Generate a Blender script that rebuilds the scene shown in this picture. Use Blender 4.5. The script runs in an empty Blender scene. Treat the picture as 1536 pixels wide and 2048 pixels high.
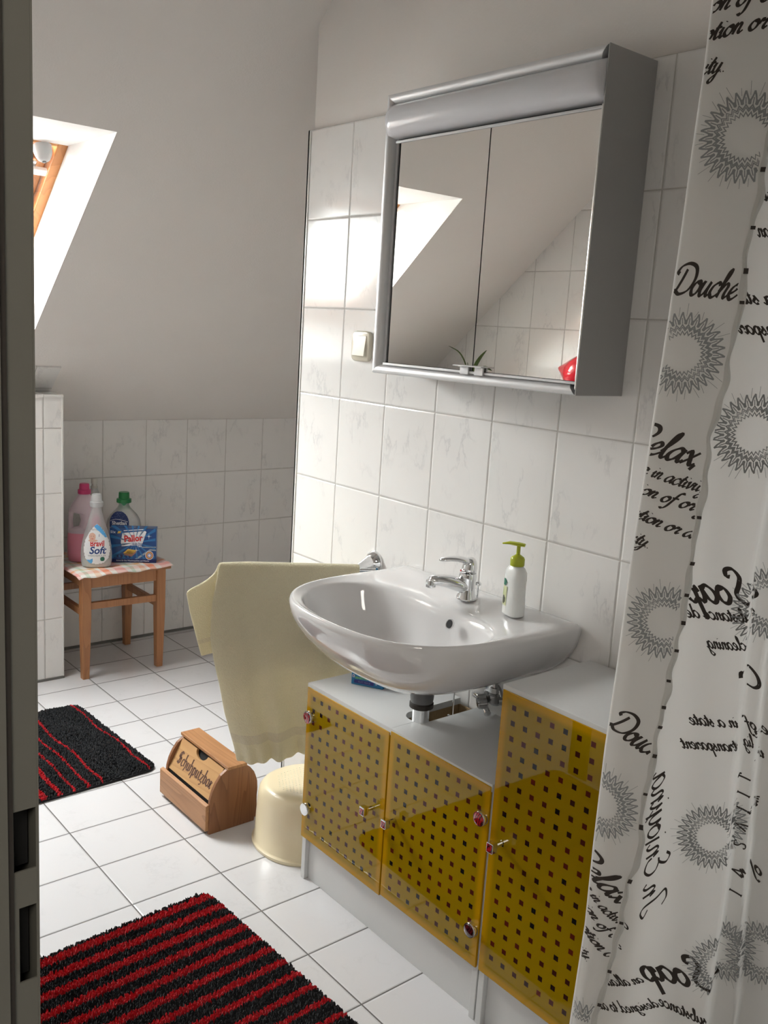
import bpy, math, random
from mathutils import Vector, Matrix
random.seed(7)
S = bpy.context.scene
COL = S.collection

# ------------------------------------------------------------------ camera
CAM_LOC = Vector((-1.6195, -0.3401, 1.4334))
YAW, PITCH, ROLL, FPX = 0.7016, -0.1889, 0.0623, 1877.31
cy_, sy_ = math.cos(YAW), math.sin(YAW)
cp_, sp_ = math.cos(PITCH), math.sin(PITCH)
fw = Vector((sy_*cp_, cy_*cp_, sp_)); r0 = Vector((cy_, -sy_, 0)); u0 = r0.cross(fw)
cr_, sr_ = math.cos(ROLL), math.sin(ROLL)
rt = cr_*r0 + sr_*u0; up = -sr_*r0 + cr_*u0
cam = bpy.data.objects.new('camera', bpy.data.cameras.new('camera'))
COL.objects.link(cam)
m = Matrix((rt, up, -fw)).transposed().to_4x4(); m.translation = CAM_LOC
cam.matrix_world = m
cam.data.sensor_fit = 'VERTICAL'; cam.data.sensor_height = 24.0
cam.data.lens = 24.0*FPX/2048.0
cam.data.clip_start = 0.02
S.camera = cam

# ------------------------------------------------------------------ light
S.view_settings.view_transform = 'Standard'
S.view_settings.look = 'None'
S.view_settings.gamma = 1.0
S.view_settings.use_curve_mapping = False
S.view_settings.exposure = 1.2
SKY_STRENGTH = 24.0
world = bpy.data.worlds.new('overcast_sky'); S.world = world
world.use_nodes = True
bgn = world.node_tree.nodes['Background']
bgn.inputs[0].default_value = (1.0, 0.985, 0.97, 1); bgn.inputs[1].default_value = SKY_STRENGTH
def area(name, loc, size, normal, power, col=(1, 1, 1), portal=False):
    l = bpy.data.lights.new(name, 'AREA'); l.shape = 'RECTANGLE'
    l.size, l.size_y = size; l.energy = power; l.color = col
    o = bpy.data.objects.new(name, l); COL.objects.link(o)
    o.location = loc
    o.rotation_euler = Vector(normal).to_track_quat('-Z', 'Y').to_euler()
    if portal: l.cycles.is_portal = True
    return o
# the roof plane: z = RZ - SL*(y - RY)
RY, RZ, SL = 3.482, 0.994, 0.86
RN = Vector((0, SL, 1)).normalized()          # outward roof normal
RD = Vector((0, -1, SL)).normalized()         # up the slope
def roofz(y): return RZ - SL*(y - RY)
SKX0, SKX1, SKY0, SKY1 = -1.25, -0.42, 3.13, 2.37     # skylight opening in the roof (y of lower and upper edge)
area('skylight_portal', Vector(((SKX0+SKX1)/2, 2.92, 1.62)) + RN*0.30, (0.85, 0.85), -RN, 1, portal=True)
# unseen fill lamp added in the hallway to brighten the front of the room
area('hall_fill', (-2.3, -1.0, 2.35), (0.7, 0.7), (0.25, 0.5, -1), 9.0, (1.0, 0.93, 0.84))

# ------------------------------------------------------------------ materials
def new_mat(name):
    m = bpy.data.materials.new(name); m.use_nodes = True
    nt = m.node_tree
    return m, nt, nt.nodes['Principled BSDF']
def node(nt, t, **kw):
    n = nt.nodes.new(t)
    for k, v in kw.items():
        if k.startswith('i_'): n.inputs[k[2:]].default_value = v
        else: setattr(n, k, v)
    return n
def mth(nt, op, a, b=None, c=None):
    n = nt.nodes.new('ShaderNodeMath'); n.operation = op
    for i, v in enumerate((a, b, c)):
        if v is None: continue
        if isinstance(v, (int, float)): n.inputs[i].default_value = v
        else: nt.links.new(v, n.inputs[i])
    return n.outputs[0]
def mixc(nt, fac, a, b):
    n = nt.nodes.new('ShaderNodeMix'); n.data_type = 'RGBA'
    for s, v in ((0, fac), (6, a), (7, b)):
        if isinstance(v, (int, float)): n.inputs[s].default_value = v
        elif isinstance(v, tuple): n.inputs[s].default_value = (*v[:3], 1)
        else: nt.links.new(v, n.inputs[s])
    return n.outputs[2]
def simple(name, col, rough=0.5, metal=0.0, spec=0.5, coat=0.0, trans=0.0, noise=0.0, nscale=200, bump=0.0, bscale=300, bdist=0.001, sheen=0.0):
    m, nt, p = new_mat(name)
    p.inputs['Base Color'].default_value = (*col, 1)
    p.inputs['Roughness'].default_value = rough
    p.inputs['Metallic'].default_value = metal
    p.inputs['Specular IOR Level'].default_value = spec
    p.inputs['Coat Weight'].default_value = coat
    p.inputs['Coat Roughness'].default_value = 0.03
    p.inputs['Transmission Weight'].default_value = trans
    p.inputs['Sheen Weight'].default_value = sheen
    if noise > 0:
        tc = node(nt, 'ShaderNodeTexCoord'); nz = node(nt, 'ShaderNodeTexNoise', i_Scale=nscale, i_Detail=4.0)
        nt.links.new(tc.outputs['Object'], nz.inputs['Vector'])
        d = tuple(max(0, c*(1-noise)) for c in col); b = tuple(min(1, c*(1+noise)) for c in col)
        nt.links.new(mixc(nt, nz.outputs[0], d, b), p.inputs['Base Color'])
    if bump > 0:
        tc = node(nt, 'ShaderNodeTexCoord'); nz = node(nt, 'ShaderNodeTexNoise', i_Scale=bscale, i_Detail=3.0)
        nt.links.new(tc.outputs['Object'], nz.inputs['Vector'])
        bm = node(nt, 'ShaderNodeBump', i_Strength=bump, i_Distance=bdist)
        nt.links.new(nz.outputs[0], bm.inputs['Height']); nt.links.new(bm.outputs[0], p.inputs['Normal'])
    return m
def tile_mat(name, ax, off, size, gw, tile=(0.85, 0.835, 0.815), grout=(0.55, 0.53, 0.50), vein=0.10, rough=0.12):
    """ax: world axes used as u, v. Glazed marbled tiles with recessed grout."""
    m, nt, p = new_mat(name)
    geo = node(nt, 'ShaderNodeNewGeometry'); sep = node(nt, 'ShaderNodeSeparateXYZ')
    nt.links.new(geo.outputs['Position'], sep.inputs[0])
    dist, cells = [], []
    for k in (0, 1):
        c = sep.outputs[ax[k]]
        q = mth(nt, 'DIVIDE', mth(nt, 'SUBTRACT', c, off[k]), size[k])
        fl = mth(nt, 'FLOOR', q); fr = mth(nt, 'SUBTRACT', q, fl)
        d = mth(nt, 'MULTIPLY', mth(nt, 'MINIMUM', fr, mth(nt, 'SUBTRACT', 1.0, fr)), size[k])
        dist.append(d); cells.append(fl)
    d = mth(nt, 'MINIMUM', dist[0], dist[1])
    ramp = node(nt, 'ShaderNodeMapRange'); ramp.inputs[1].default_value = gw*0.35; ramp.inputs[2].default_value = gw*0.65
    nt.links.new(d, ramp.inputs[0])
    isT = ramp.outputs[0]
    # veins, different on every tile
    cmb = node(nt, 'ShaderNodeCombineXYZ'); nt.links.new(cells[0], cmb.inputs[0]); nt.links.new(cells[1], cmb.inputs[1])
    wn = node(nt, 'ShaderNodeTexWhiteNoise'); nt.links.new(cmb.outputs[0], wn.inputs[0])
    sc = node(nt, 'ShaderNodeVectorMath', operation='SCALE'); sc.inputs[3].default_value = 6.0
    nt.links.new(wn.outputs[1], sc.inputs[0])
    ad = node(nt, 'ShaderNodeVectorMath', operation='ADD'); nt.links.new(geo.outputs['Position'], ad.inputs[0]); nt.links.new(sc.outputs[0], ad.inputs[1])
    mp = node(nt, 'ShaderNodeMapping'); mp.inputs['Rotation'].default_value = (0.5, 0.35, 0.5); mp.inputs['Scale'].default_value = (1.0, 1.0, 0.45)
    nt.links.new(ad.outputs[0], mp.inputs[0])
    n1 = node(nt, 'ShaderNodeTexNoise', i_Scale=13.0, i_Detail=6.0, i_Roughness=0.62); nt.links.new(mp.outputs[0], n1.inputs[0])
    n2 = node(nt, 'ShaderNodeTexNoise', i_Scale=9.0, i_Detail=2.0); nt.links.new(ad.outputs[0], n2.inputs[0])
    v = mth(nt, 'ABSOLUTE', mth(nt, 'SUBTRACT', n1.outputs[0], 0.5))
    vr = node(nt, 'ShaderNodeMapRange'); vr.inputs[1].default_value = 0.0; vr.inputs[2].default_value = 0.028
    vr.inputs[3].default_value = 1.0; vr.inputs[4].default_value = 0.0; nt.links.new(v, vr.inputs[0])
    mr = node(nt, 'ShaderNodeMapRange'); mr.inputs[1].default_value = 0.5; mr.inputs[2].default_value = 0.68; nt.links.new(n2.outputs[0], mr.inputs[0])
    vf = mth(nt, 'MULTIPLY', mth(nt, 'MULTIPLY', vr.outputs[0], mr.outputs[0]), vein*3.2)
    soft = mth(nt, 'MULTIPLY', mr.outputs[0], vein*0.4)
    tcol = mixc(nt, mth(nt, 'ADD', vf, soft), tile, (0.42, 0.42, 0.43))
    gn = node(nt, 'ShaderNodeTexNoise', i_Scale=25.0, i_Detail=3.0); nt.links.new(geo.outputs['Position'], gn.inputs[0])
    gcol = mixc(nt, gn.outputs[0], tuple(c*0.75 for c in grout), tuple(min(1, c*1.25) for c in grout))
    nt.links.new(mixc(nt, isT, gcol, tcol), p.inputs['Base Color'])
    nt.links.new(mth(nt, 'SUBTRACT', 0.75, mth(nt, 'MULTIPLY', isT, 0.75-rough)), p.inputs['Roughness'])
    bm = node(nt, 'ShaderNodeBump', i_Strength=0.7, i_Distance=0.0018)
    e = node(nt, 'ShaderNodeMapRange'); e.inputs[1].default_value = gw*0.3; e.inputs[2].default_value = gw*1.4; nt.links.new(d, e.inputs[0])
    nt.links.new(e.outputs[0], bm.inputs['Height']); nt.links.new(bm.outputs[0], p.inputs['Normal'])
    return m
def plaster_mat(name, col=(0.85, 0.81, 0.77)):
    m, nt, p = new_mat(name)
    geo = node(nt, 'ShaderNodeNewGeometry')
    p.inputs['Roughness'].default_value = 0.8
    n1 = node(nt, 'ShaderNodeTexNoise', i_Scale=170.0, i_Detail=4.0); nt.links.new(geo.outputs['Position'], n1.inputs[0])
    n2 = node(nt, 'ShaderNodeTexNoise', i_Scale=3.0, i_Detail=2.0); nt.links.new(geo.outputs['Position'], n2.inputs[0])
    nt.links.new(mixc(nt, n2.outputs[0], tuple(c*0.97 for c in col), tuple(min(1, c*1.02) for c in col)), p.inputs['Base Color'])
    bm = node(nt, 'ShaderNodeBump', i_Strength=0.35, i_Distance=0.0015)
    nt.links.new(n1.outputs[0], bm.inputs['Height']); nt.links.new(bm.outputs[0], p.inputs['Normal'])
    return m
def wood_mat(name, c1, c2, axis='Y', scale=1.0, rough=0.45, knots=True):
    m, nt, p = new_mat(name)
    tc = node(nt, 'ShaderNodeTexCoord')
    mp = node(nt, 'ShaderNodeMapping')
    s = {'X': (0.7, 9, 9), 'Y': (9, 0.7, 9), 'Z': (9, 9, 0.7)}[axis]
    mp.inputs['Scale'].default_value = tuple(v*scale for v in s)
    nt.links.new(tc.outputs['Object'], mp.inputs[0])
    n0 = node(nt, 'ShaderNodeTexNoise', i_Scale=1.2, i_Detail=2.0, i_Distortion=0.8); nt.links.new(mp.outputs[0], n0.inputs[0])
    w = mth(nt, 'FRACT', mth(nt, 'MULTIPLY', n0.outputs[0], 13.0))
    w = mth(nt, 'POWER', w, 2.5)
    n1 = node(nt, 'ShaderNodeTexNoise', i_Scale=14.0, i_Detail=5.0); nt.links.new(mp.outputs[0], n1.inputs[0])
    f = mth(nt, 'ADD', mth(nt, 'MULTIPLY', w, 0.55), mth(nt, 'MULTIPLY', n1.outputs[0], 0.45))
    nt.links.new(mixc(nt, f, c1, c2), p.inputs['Base Color'])
    p.inputs['Roughness'].default_value = rough
    p.inputs['Coat Weight'].default_value = 0.15; p.inputs['Coat Roughness'].default_value = 0.25
    bm = node(nt, 'ShaderNodeBump', i_Strength=0.15, i_Distance=0.0006)
    nt.links.new(f, bm.inputs['Height']); nt.links.new(bm.outputs[0], p.inputs['Normal'])
    return m
M = {}
M['tile_sink'] = tile_mat('wall_tiles_sink', (1, 2), (2.0008, 1.9863), (0.2, 0.2479), 0.0032)
M['tile_back'] = tile_mat('wall_tiles_back', (0, 2), (0.0177, 0.9942), (0.2, 0.2479), 0.0032)
M['tile_half'] = tile_mat('wall_tiles_half_wall', (0, 2), (-0.347, 1.0), (0.2, 0.2495), 0.0032)
M['tile_left'] = tile_mat('wall_tiles_left', (1, 2), (2.354, 1.739), (0.2, 0.2479), 0.0032)
M['tile_slope'] = tile_mat('wall_tiles_slope', (0, 1), (-0.36, 3.3), (0.2, 0.25), 0.0032)
M['tile_top'] = tile_mat('wall_tiles_ledge', (0, 1), (-0.347, 3.17), (0.2, 0.4), 0.0032)
M['tile_floor'] = tile_mat('floor_tiles', (0, 1), (-0.1935, 2.4365), (0.2504, 0.2019), 0.0038, tile=(0.68, 0.672, 0.685), grout=(0.13, 0.12, 0.115), vein=0.05, rough=0.16)
M['plaster'] = plaster_mat('white_plaster')
M['reveal'] = plaster_mat('white_reveal_plaster', (0.90, 0.885, 0.87))
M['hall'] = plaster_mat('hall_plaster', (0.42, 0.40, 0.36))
M['hall_floor'] = simple('hall_floor', (0.25, 0.2, 0.15), 0.5, noise=0.2, nscale=8)
M['trim_white'] = simple('white_trim', (0.82, 0.81, 0.78), 0.25, noise=0.02)
M['silicone'] = simple('grey_silicone', (0.17, 0.17, 0.16), 0.6, noise=0.15, nscale=30)
M['jamb'] = simple('olive_grey_paint', (0.155, 0.15, 0.125), 0.42, noise=0.05, nscale=15, bump=0.1, bscale=120)
M['gasket'] = simple('dark_rubber', (0.035, 0.028, 0.022), 0.6, noise=0.1)
M['dark'] = simple('dark_void', (0.012, 0.012, 0.012), 0.8, noise=0.1)
M['ceramic'] = simple('white_ceramic', (0.74, 0.73, 0.73), 0.07, coat=0.6, noise=0.01, nscale=6)
M['chrome'] = simple('chrome', (0.80, 0.81, 0.82), 0.07, metal=1.0, noise=0.02)
M['chrome_dull'] = simple('dull_chrome', (0.5, 0.5, 0.5), 0.22, metal=1.0, noise=0.1, nscale=60)
M['grey_plastic'] = simple('grey_plastic', (0.17, 0.17, 0.175), 0.4, noise=0.08)
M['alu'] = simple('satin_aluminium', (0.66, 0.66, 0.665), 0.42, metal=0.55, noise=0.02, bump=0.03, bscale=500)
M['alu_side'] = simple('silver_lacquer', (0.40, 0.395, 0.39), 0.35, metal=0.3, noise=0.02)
M['diffuser'] = simple('milky_diffuser', (0.74, 0.74, 0.77), 0.22, noise=0.01, coat=0.3)
M['mirror'] = simple('mirror_silver', (0.90, 0.89, 0.86), 0.005, metal=1.0, noise=0.003, nscale=2)
M['black'] = simple('black_gap', (0.015, 0.015, 0.015), 0.4, noise=0.1)
M['board'] = simple('white_laminate', (0.66, 0.665, 0.66), 0.38, noise=0.02, nscale=300, bump=0.03, bscale=800)
M['board_in'] = simple('raw_chipboard', (0.36, 0.25, 0.13), 0.7, noise=0.2, nscale=150)
M['white_plastic'] = simple('white_plastic', (0.80, 0.80, 0.79), 0.25, noise=0.01)
M['cream_plastic'] = simple('cream_plastic', (0.72, 0.67, 0.55), 0.25, coat=0.3, noise=0.01)
M['stool_plastic'] = simple('pearl_cream_plastic', (0.80, 0.69, 0.47), 0.33, coat=0.25, noise=0.03, nscale=5)
M['stool_dot'] = simple('pale_cream_dots', (0.95, 0.90, 0.74), 0.4, noise=0.02)
M['towel'] = None
M['pine'] = wood_mat('pine_light', (0.50, 0.25, 0.105), (0.30, 0.13, 0.05), 'Y', 1.0)
M['pine_side'] = wood_mat('pine_reddish', (0.32, 0.14, 0.058), (0.17, 0.065, 0.027), 'Z', 1.0)
M['pine_panel'] = wood_mat('pine_panel', (0.58, 0.34, 0.145), (0.42, 0.22, 0.09), 'Y', 0.5)
M['stool_wood'] = wood_mat('orange_pine', (0.46, 0.21, 0.085), (0.33, 0.13, 0.05), 'Z', 0.8)
M['frame_wood'] = wood_mat('varnished_pine', (0.62, 0.27, 0.085), (0.45, 0.17, 0.045), 'Y', 0.6)
M['sash_wood'] = wood_mat('varnished_pine_dark', (0.42, 0.17, 0.05), (0.30, 0.11, 0.03), 'Y', 0.6)
M['ink_brown'] = simple('burnt_brown_ink', (0.10, 0.045, 0.03), 0.7, noise=0.1)
M['ink_black'] = simple('dark_brown_print', (0.040, 0.030, 0.024), 0.8, noise=0.1)
M['ink_grey'] = simple('grey_print', (0.30, 0.305, 0.305), 0.8, noise=0.1, nscale=400)
def flat(name, c, rough=0.4): 
    if name not in M: M[name] = simple(name, c, rough, noise=0.02, nscale=50)
    return M[name]

def towel_mat(name, col, scale=330):
    m, nt, p = new_mat(name)
    tc = node(nt, 'ShaderNodeTexCoord')
    n1 = node(nt, 'ShaderNodeTexNoise', i_Scale=scale, i_Detail=3.0); nt.links.new(tc.outputs['Object'], n1.inputs[0])
    n2 = node(nt, 'ShaderNodeTexNoise', i_Scale=7.0, i_Detail=2.0); nt.links.new(tc.outputs['Object'], n2.inputs[0])
    f = mth(nt, 'ADD', mth(nt, 'MULTIPLY', n1.outputs[0], 0.6), mth(nt, 'MULTIPLY', n2.outputs[0], 0.4))
    nt.links.new(mixc(nt, f, tuple(c*0.78 for c in col), tuple(min(1, c*1.15) for c in col)), p.inputs['Base Color'])
    p.inputs['Roughness'].default_value = 0.95; p.inputs['Sheen Weight'].default_value = 0.4
    bm = node(nt, 'ShaderNodeBump', i_Strength=1.0, i_Distance=0.004)
    nt.links.new(n1.outputs[0], bm.inputs['Height']); nt.links.new(bm.outputs[0], p.inputs['Normal'])
    # a little light passes through the cloth
    tr = node(nt, 'ShaderNodeBsdfTranslucent'); tr.inputs[0].default_value = (*[c*0.9 for c in col], 1)
    mx = node(nt, 'ShaderNodeMixShader'); mx.inputs[0].default_value = 0.30
    nt.links.new(p.outputs[0], mx.inputs[1]); nt.links.new(tr.outputs[0], mx.inputs[2])
    nt.links.new(mx.outputs[0], nt.nodes['Material Output'].inputs[0])
    return m
M['towel'] = towel_mat('cream_terry', (0.90, 0.82, 0.60))
M['towel_band'] = towel_mat('cream_band', (0.80, 0.73, 0.55), 250)
def cloth_translucent(name, col, tfac=0.35):
    m, nt, p = new_mat(name)
    p.inputs['Base Color'].default_value = (*col, 1); p.inputs['Roughness'].default_value = 0.75
    tc = node(nt, 'ShaderNodeTexCoord')
    n1 = node(nt, 'ShaderNodeTexNoise', i_Scale=5.0, i_Detail=3.0); nt.links.new(tc.outputs['Object'], n1.inputs[0])
    bm = node(nt, 'ShaderNodeBump', i_Strength=0.15, i_Distance=0.004)
    nt.links.new(n1.outputs[0], bm.inputs['Height']); nt.links.new(bm.outputs[0], p.inputs['Normal'])
    tr = node(nt, 'ShaderNodeBsdfTranslucent'); tr.inputs[0].default_value = (*col, 1)
    mx = node(nt, 'ShaderNodeMixShader'); mx.inputs[0].default_value = tfac
    nt.links.new(p.outputs[0], mx.inputs[1]); nt.links.new(tr.outputs[0], mx.inputs[2])
    nt.links.new(mx.outputs[0], nt.nodes['Material Output'].inputs[0])
    return m
M['curtain'] = cloth_translucent('white_curtain_fabric', (0.86, 0.845, 0.82), 0.42)
def clear_plastic(name, col, alpha, rough=0.25):
    """thin translucent plastic: part see-through, part cloudy"""
    m, nt, p = new_mat(name)
    p.inputs['Base Color'].default_value = (*col, 1); p.inputs['Roughness'].default_value = rough
    tb = node(nt, 'ShaderNodeBsdfTransparent'); tb.inputs[0].default_value = (*[0.5+0.5*c for c in col], 1)
    fr = node(nt, 'ShaderNodeFresnel', i_IOR=1.45)
    nz = node(nt, 'ShaderNodeTexNoise', i_Scale=12.0)
    f = mth(nt, 'MULTIPLY', fr.outputs[0], 0.55)
    f = mth(nt, 'MINIMUM', mth(nt, 'ADD', f, mth(nt, 'ADD', alpha, mth(nt, 'MULTIPLY', nz.outputs[0], 0.04))), 1.0)
    mx = node(nt, 'ShaderNodeMixShader'); nt.links.new(f, mx.inputs[0])
    nt.links.new(tb.outputs[0], mx.inputs[1]); nt.links.new(p.outputs[0], mx.inputs[2])
    nt.links.new(mx.outputs[0], nt.nodes['Material Output'].inputs[0])
    return m
M['clear'] = clear_plastic('clear_plastic', (0.92, 0.93, 0.93), 0.26, 0.35)
M['frosted_pink'] = clear_plastic('frosted_pink_plastic', (0.92, 0.76, 0.82), 0.72, 0.4)
M['glass'] = clear_plastic('window_glass', (0.9, 0.95, 0.95), 0.0, 0.02)
M['green_clear'] = clear_plastic('green_clear', (0.10, 0.45, 0.22), 0.6)
M['lime'] = clear_plastic('lime_plastic', (0.50, 0.55, 0.03), 0.75, 0.2)

def door_glass_mat(name, y0, z0, y1, z1, gy, gz, ny, nz_):
    """yellow back-painted glass with a grid of clear squares; edges y0..y1, z0..z1; first dot gy,gz (left top)"""
    m, nt, p = new_mat(name)
    geo = node(nt, 'ShaderNodeNewGeometry'); sep = node(nt, 'ShaderNodeSeparateXYZ')
    nt.links.new(geo.outputs['Position'], sep.inputs[0])
    Y, Z = sep.outputs[1], sep.outputs[2]
    pit = 0.0323
    masks = []; cells = []
    for c, g, n in ((Y, gy, ny), (Z, gz, nz_)):
        q = mth(nt, 'DIVIDE', mth(nt, 'SUBTRACT', g, c), pit)
        rd = mth(nt, 'ROUND', q)
        d = mth(nt, 'ABSOLUTE', mth(nt, 'SUBTRACT', q, rd))
        inside = mth(nt, 'LESS_THAN', d, 0.0054/pit)
        rng = mth(nt, 'MULTIPLY', mth(nt, 'GREATER_THAN', q, -0.5), mth(nt, 'LESS_THAN', q, n-0.5))
        masks.append(mth(nt, 'MULTIPLY', inside, rng)); cells.append(rd)
    dot = mth(nt, 'MULTIPLY', masks[0], masks[1])
    ey = mth(nt, 'MINIMUM', mth(nt, 'SUBTRACT', Y, y0), mth(nt, 'SUBTRACT', y1, Y))
    ez = mth(nt, 'MINIMUM', mth(nt, 'SUBTRACT', Z, z0), mth(nt, 'SUBTRACT', z1, Z))
    e = mth(nt, 'MINIMUM', ey, ez)
    er = node(nt, 'ShaderNodeMapRange'); er.inputs[1].default_value = 0.010; er.inputs[2].default_value = 0.020; nt.links.new(e, er.inputs[0])
    cmb = node(nt, 'ShaderNodeCombineXYZ'); nt.links.new(cells[0], cmb.inputs[0]); nt.links.new(cells[1], cmb.inputs[1])
    wn = node(nt, 'ShaderNodeTexNoise', i_Scale=0.6, i_Detail=3.0); nt.links.new(cmb.outputs[0], wn.inputs[0])
    rr = node(nt, 'ShaderNodeMapRange'); rr.inputs[1].default_value = 0.42; rr.inputs[2].default_value = 0.62; nt.links.new(wn.outputs[0], rr.inputs[0])
    dcol = mixc(nt, rr.outputs[0], (0.012, 0.010, 0.008), (0.11, 0.016, 0.008))
    base = mixc(nt, er.outputs[0], (0.46, 0.245, 0.002), (0.30, 0.190, 0.002))  # lighter rim colour stands in for light glowing through the glass edges
    nt.links.new(mixc(nt, dot, base, dcol), p.inputs['Base Color'])
    p.inputs['Roughness'].default_value = 0.35
    p.inputs['Specular IOR Level'].default_value = 0.0; p.inputs['Coat Weight'].default_value = 1.0; p.inputs['Coat Roughness'].default_value = 0.0; p.inputs['Coat IOR'].default_value = 1.38
    return m

# ------------------------------------------------------------------ mesh helpers
class MB:
    def __init__(s): s.v = []; s.f = []; s.m = []
    def add(s, vs, fs, mi=0):
        o = len(s.v); s.v += [tuple(v) for v in vs]
        s.f += [tuple(i+o for i in f) for f in fs]; s.m += [mi]*len(fs)
    def box(s, a, b, mi=0):
        x0, y0, z0 = (min(a[i], b[i]) for i in range(3)); x1, y1, z1 = (max(a[i], b[i]) for i in range(3))
        s.add([(x0,y0,z0),(x1,y0,z0),(x1,y1,z0),(x0,y1,z0),(x0,y0,z1),(x1,y0,z1),(x1,y1,z1),(x0,y1,z1)],
              [(0,3,2,1),(4,5,6,7),(0,1,5,4),(1,2,6,5),(2,3,7,6),(3,0,4,7)], mi)
    def obox(s, c, ux, uy, uz, mi=0):
        """oriented box: centre, half-axis vectors"""
        c, ux, uy, uz = map(Vector, (c, ux, uy, uz)); vs = []
        for k in (-1, 1):
            for a, b in ((-1,-1),(1,-1),(1,1),(-1,1)): vs.append(c+ux*a+uy*b+uz*k)
        s.add(vs, [(0,3,2,1),(4,5,6,7),(0,1,5,4),(1,2,6,5),(2,3,7,6),(3,0,4,7)], mi)
    def prism(s, poly, axis, lo, hi, mi=0):
        """extrude 2D polygon along axis ('x': poly is (y,z); 'y': (x,z); 'z': (x,y))"""
        def P(p, t): return {'x': (t, p[0], p[1]), 'y': (p[0], t, p[1]), 'z': (p[0], p[1], t)}[axis]
        n = len(poly)
        s.add([P(p, lo) for p in poly]+[P(p, hi) for p in poly],
              [tuple(range(n))[::-1], tuple(range(n, 2*n))]+[(i, (i+1) % n, n+(i+1) % n, n+i) for i in range(n)], mi)
    def loft(s, rings, mi=0, cap0=True, cap1=True, closed=True):
        n = len(rings[0]); vs = [v for r in rings for v in r]; fs = []
        for k in range(len(rings)-1):
            for i in range(n if closed else n-1):
                j = (i+1) % n
                fs.append((k*n+i, k*n+j, (k+1)*n+j, (k+1)*n+i))
        if cap0: fs.append(tuple(range(n))[::-1])
        if cap1: fs.append(tuple(range((len(rings)-1)*n, len(rings)*n)))
        s.add(vs, fs, mi)
    def tube(s, pts, rad, n=16, mi=0, flat_=1.0, upv=(0, 0, 1)):
        pts = [Vector(p) for p in pts]; rings = []
        if isinstance(rad, (int, float)): rad = [rad]*len(pts)
        for i, p in enumerate(pts):
            t = (pts[min(i+1, len(pts)-1)]-pts[max(i-1, 0)]).normalized()
            a = Vector(upv)
            if abs(t.dot(a)) > 0.95: a = Vector((1, 0, 0))
            u = t.cross(a).normalized(); w = u.cross(t).normalized()
            rings.append([p+u*math.cos(2*math.pi*k/n)*rad[i]+w*math.sin(2*math.pi*k/n)*rad[i]*flat_ for k in range(n)])
        s.loft(rings, mi)
    def lathe(s, prof, c=(0, 0, 0), n=32, axis=(0, 0, 1), mi=0, sx=1.0, sy=1.0, cap=True):
        """profile of (radius, height) about an axis through c"""
        ax = Vector(axis).normalized(); a = Vector((0, 0, 1)) if abs(ax.z) < 0.9 else Vector((1, 0, 0))
        u = (ax.cross(a)).normalized() if abs(ax.z) < 0.9 else Vector((1, 0, 0)); w = ax.cross(u).normalized()
        c = Vector(c); rings = []
        for r, h in prof:
            rings.append([c+ax*h+u*math.cos(2*math.pi*k/n)*r*sx+w*math.sin(2*math.pi*k/n)*r*sy for k in range(n)])
        s.loft(rings, mi, cap, cap)
    def build(s, name, mats, parent=None, smooth=False, bevel=0, seg=2, subsurf=0, angle=35):
        me = bpy.data.meshes.new(name); me.from_pydata(s.v, [], s.f)
        if not isinstance(mats, (list, tuple)): mats = [mats]
        for mt in mats: me.materials.append(M[mt] if isinstance(mt, str) else mt)
        me.polygons.foreach_set('material_index', s.m)
        if smooth:
            me.polygons.foreach_set('use_smooth', [True]*len(me.polygons))
        me.validate(); me.update()
        o = bpy.data.objects.new(name, me); COL.objects.link(o)
        if parent is not None:
            o.parent = parent
            o.matrix_parent_inverse = Matrix.Translation(-parent.location) if parent.type == 'EMPTY' and parent.parent is None and not any(parent.rotation_euler) else Matrix.Identity(4)
        if bevel:
            b = o.modifiers.new('bevel', 'BEVEL'); b.width = bevel; b.segments = seg; b.limit_method = 'ANGLE'; b.angle_limit = math.radians(30)
            b.harden_normals = False
        if subsurf:
            q = o.modifiers.new('subdivision', 'SUBSURF'); q.levels = subsurf; q.render_levels = subsurf
        if smooth and not subsurf:
            me.polygons.foreach_set('use_smooth', [True]*len(me.polygons))
            try: me.set_sharp_from_angle(angle=math.radians(angle))
            except Exception: pass
        return o
def tag(o, label=None, cat=None, group=None, kind=None):
    if label: o['label'] = label
    if cat: o['category'] = cat
    if group: o['group'] = group
    if kind: o['kind'] = kind
    return o
def thing(name, loc, label, cat, group=None):
    o = bpy.data.objects.new(name, None); COL.objects.link(o); o.location = loc; o.empty_display_size = 0.05
    return tag(o, label, cat, group)
def struct(name, mb, mat, label=None, parent=None, cat=None, **kw):
    o = mb.build(name, mat, parent, **kw)
    if parent is None: tag(o, label, cat, kind='structure')
    return o
def sup(t, a, b, n):
    c, s = math.cos(t), math.sin(t)
    return (a*abs(c)**(2/n)*(1 if c >= 0 else -1), b*abs(s)**(2/n)*(1 if s >= 0 else -1))
def ering(cx, cy, z, a, b, n=2.0, k=32, rot=0.0):
    out = []
    for i in range(k):
        x, y = sup(2*math.pi*i/k, a, b, n)
        out.append((cx+x*math.cos(rot)-y*math.sin(rot), cy+x*math.sin(rot)+y*math.cos(rot), z))
    return out

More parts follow.
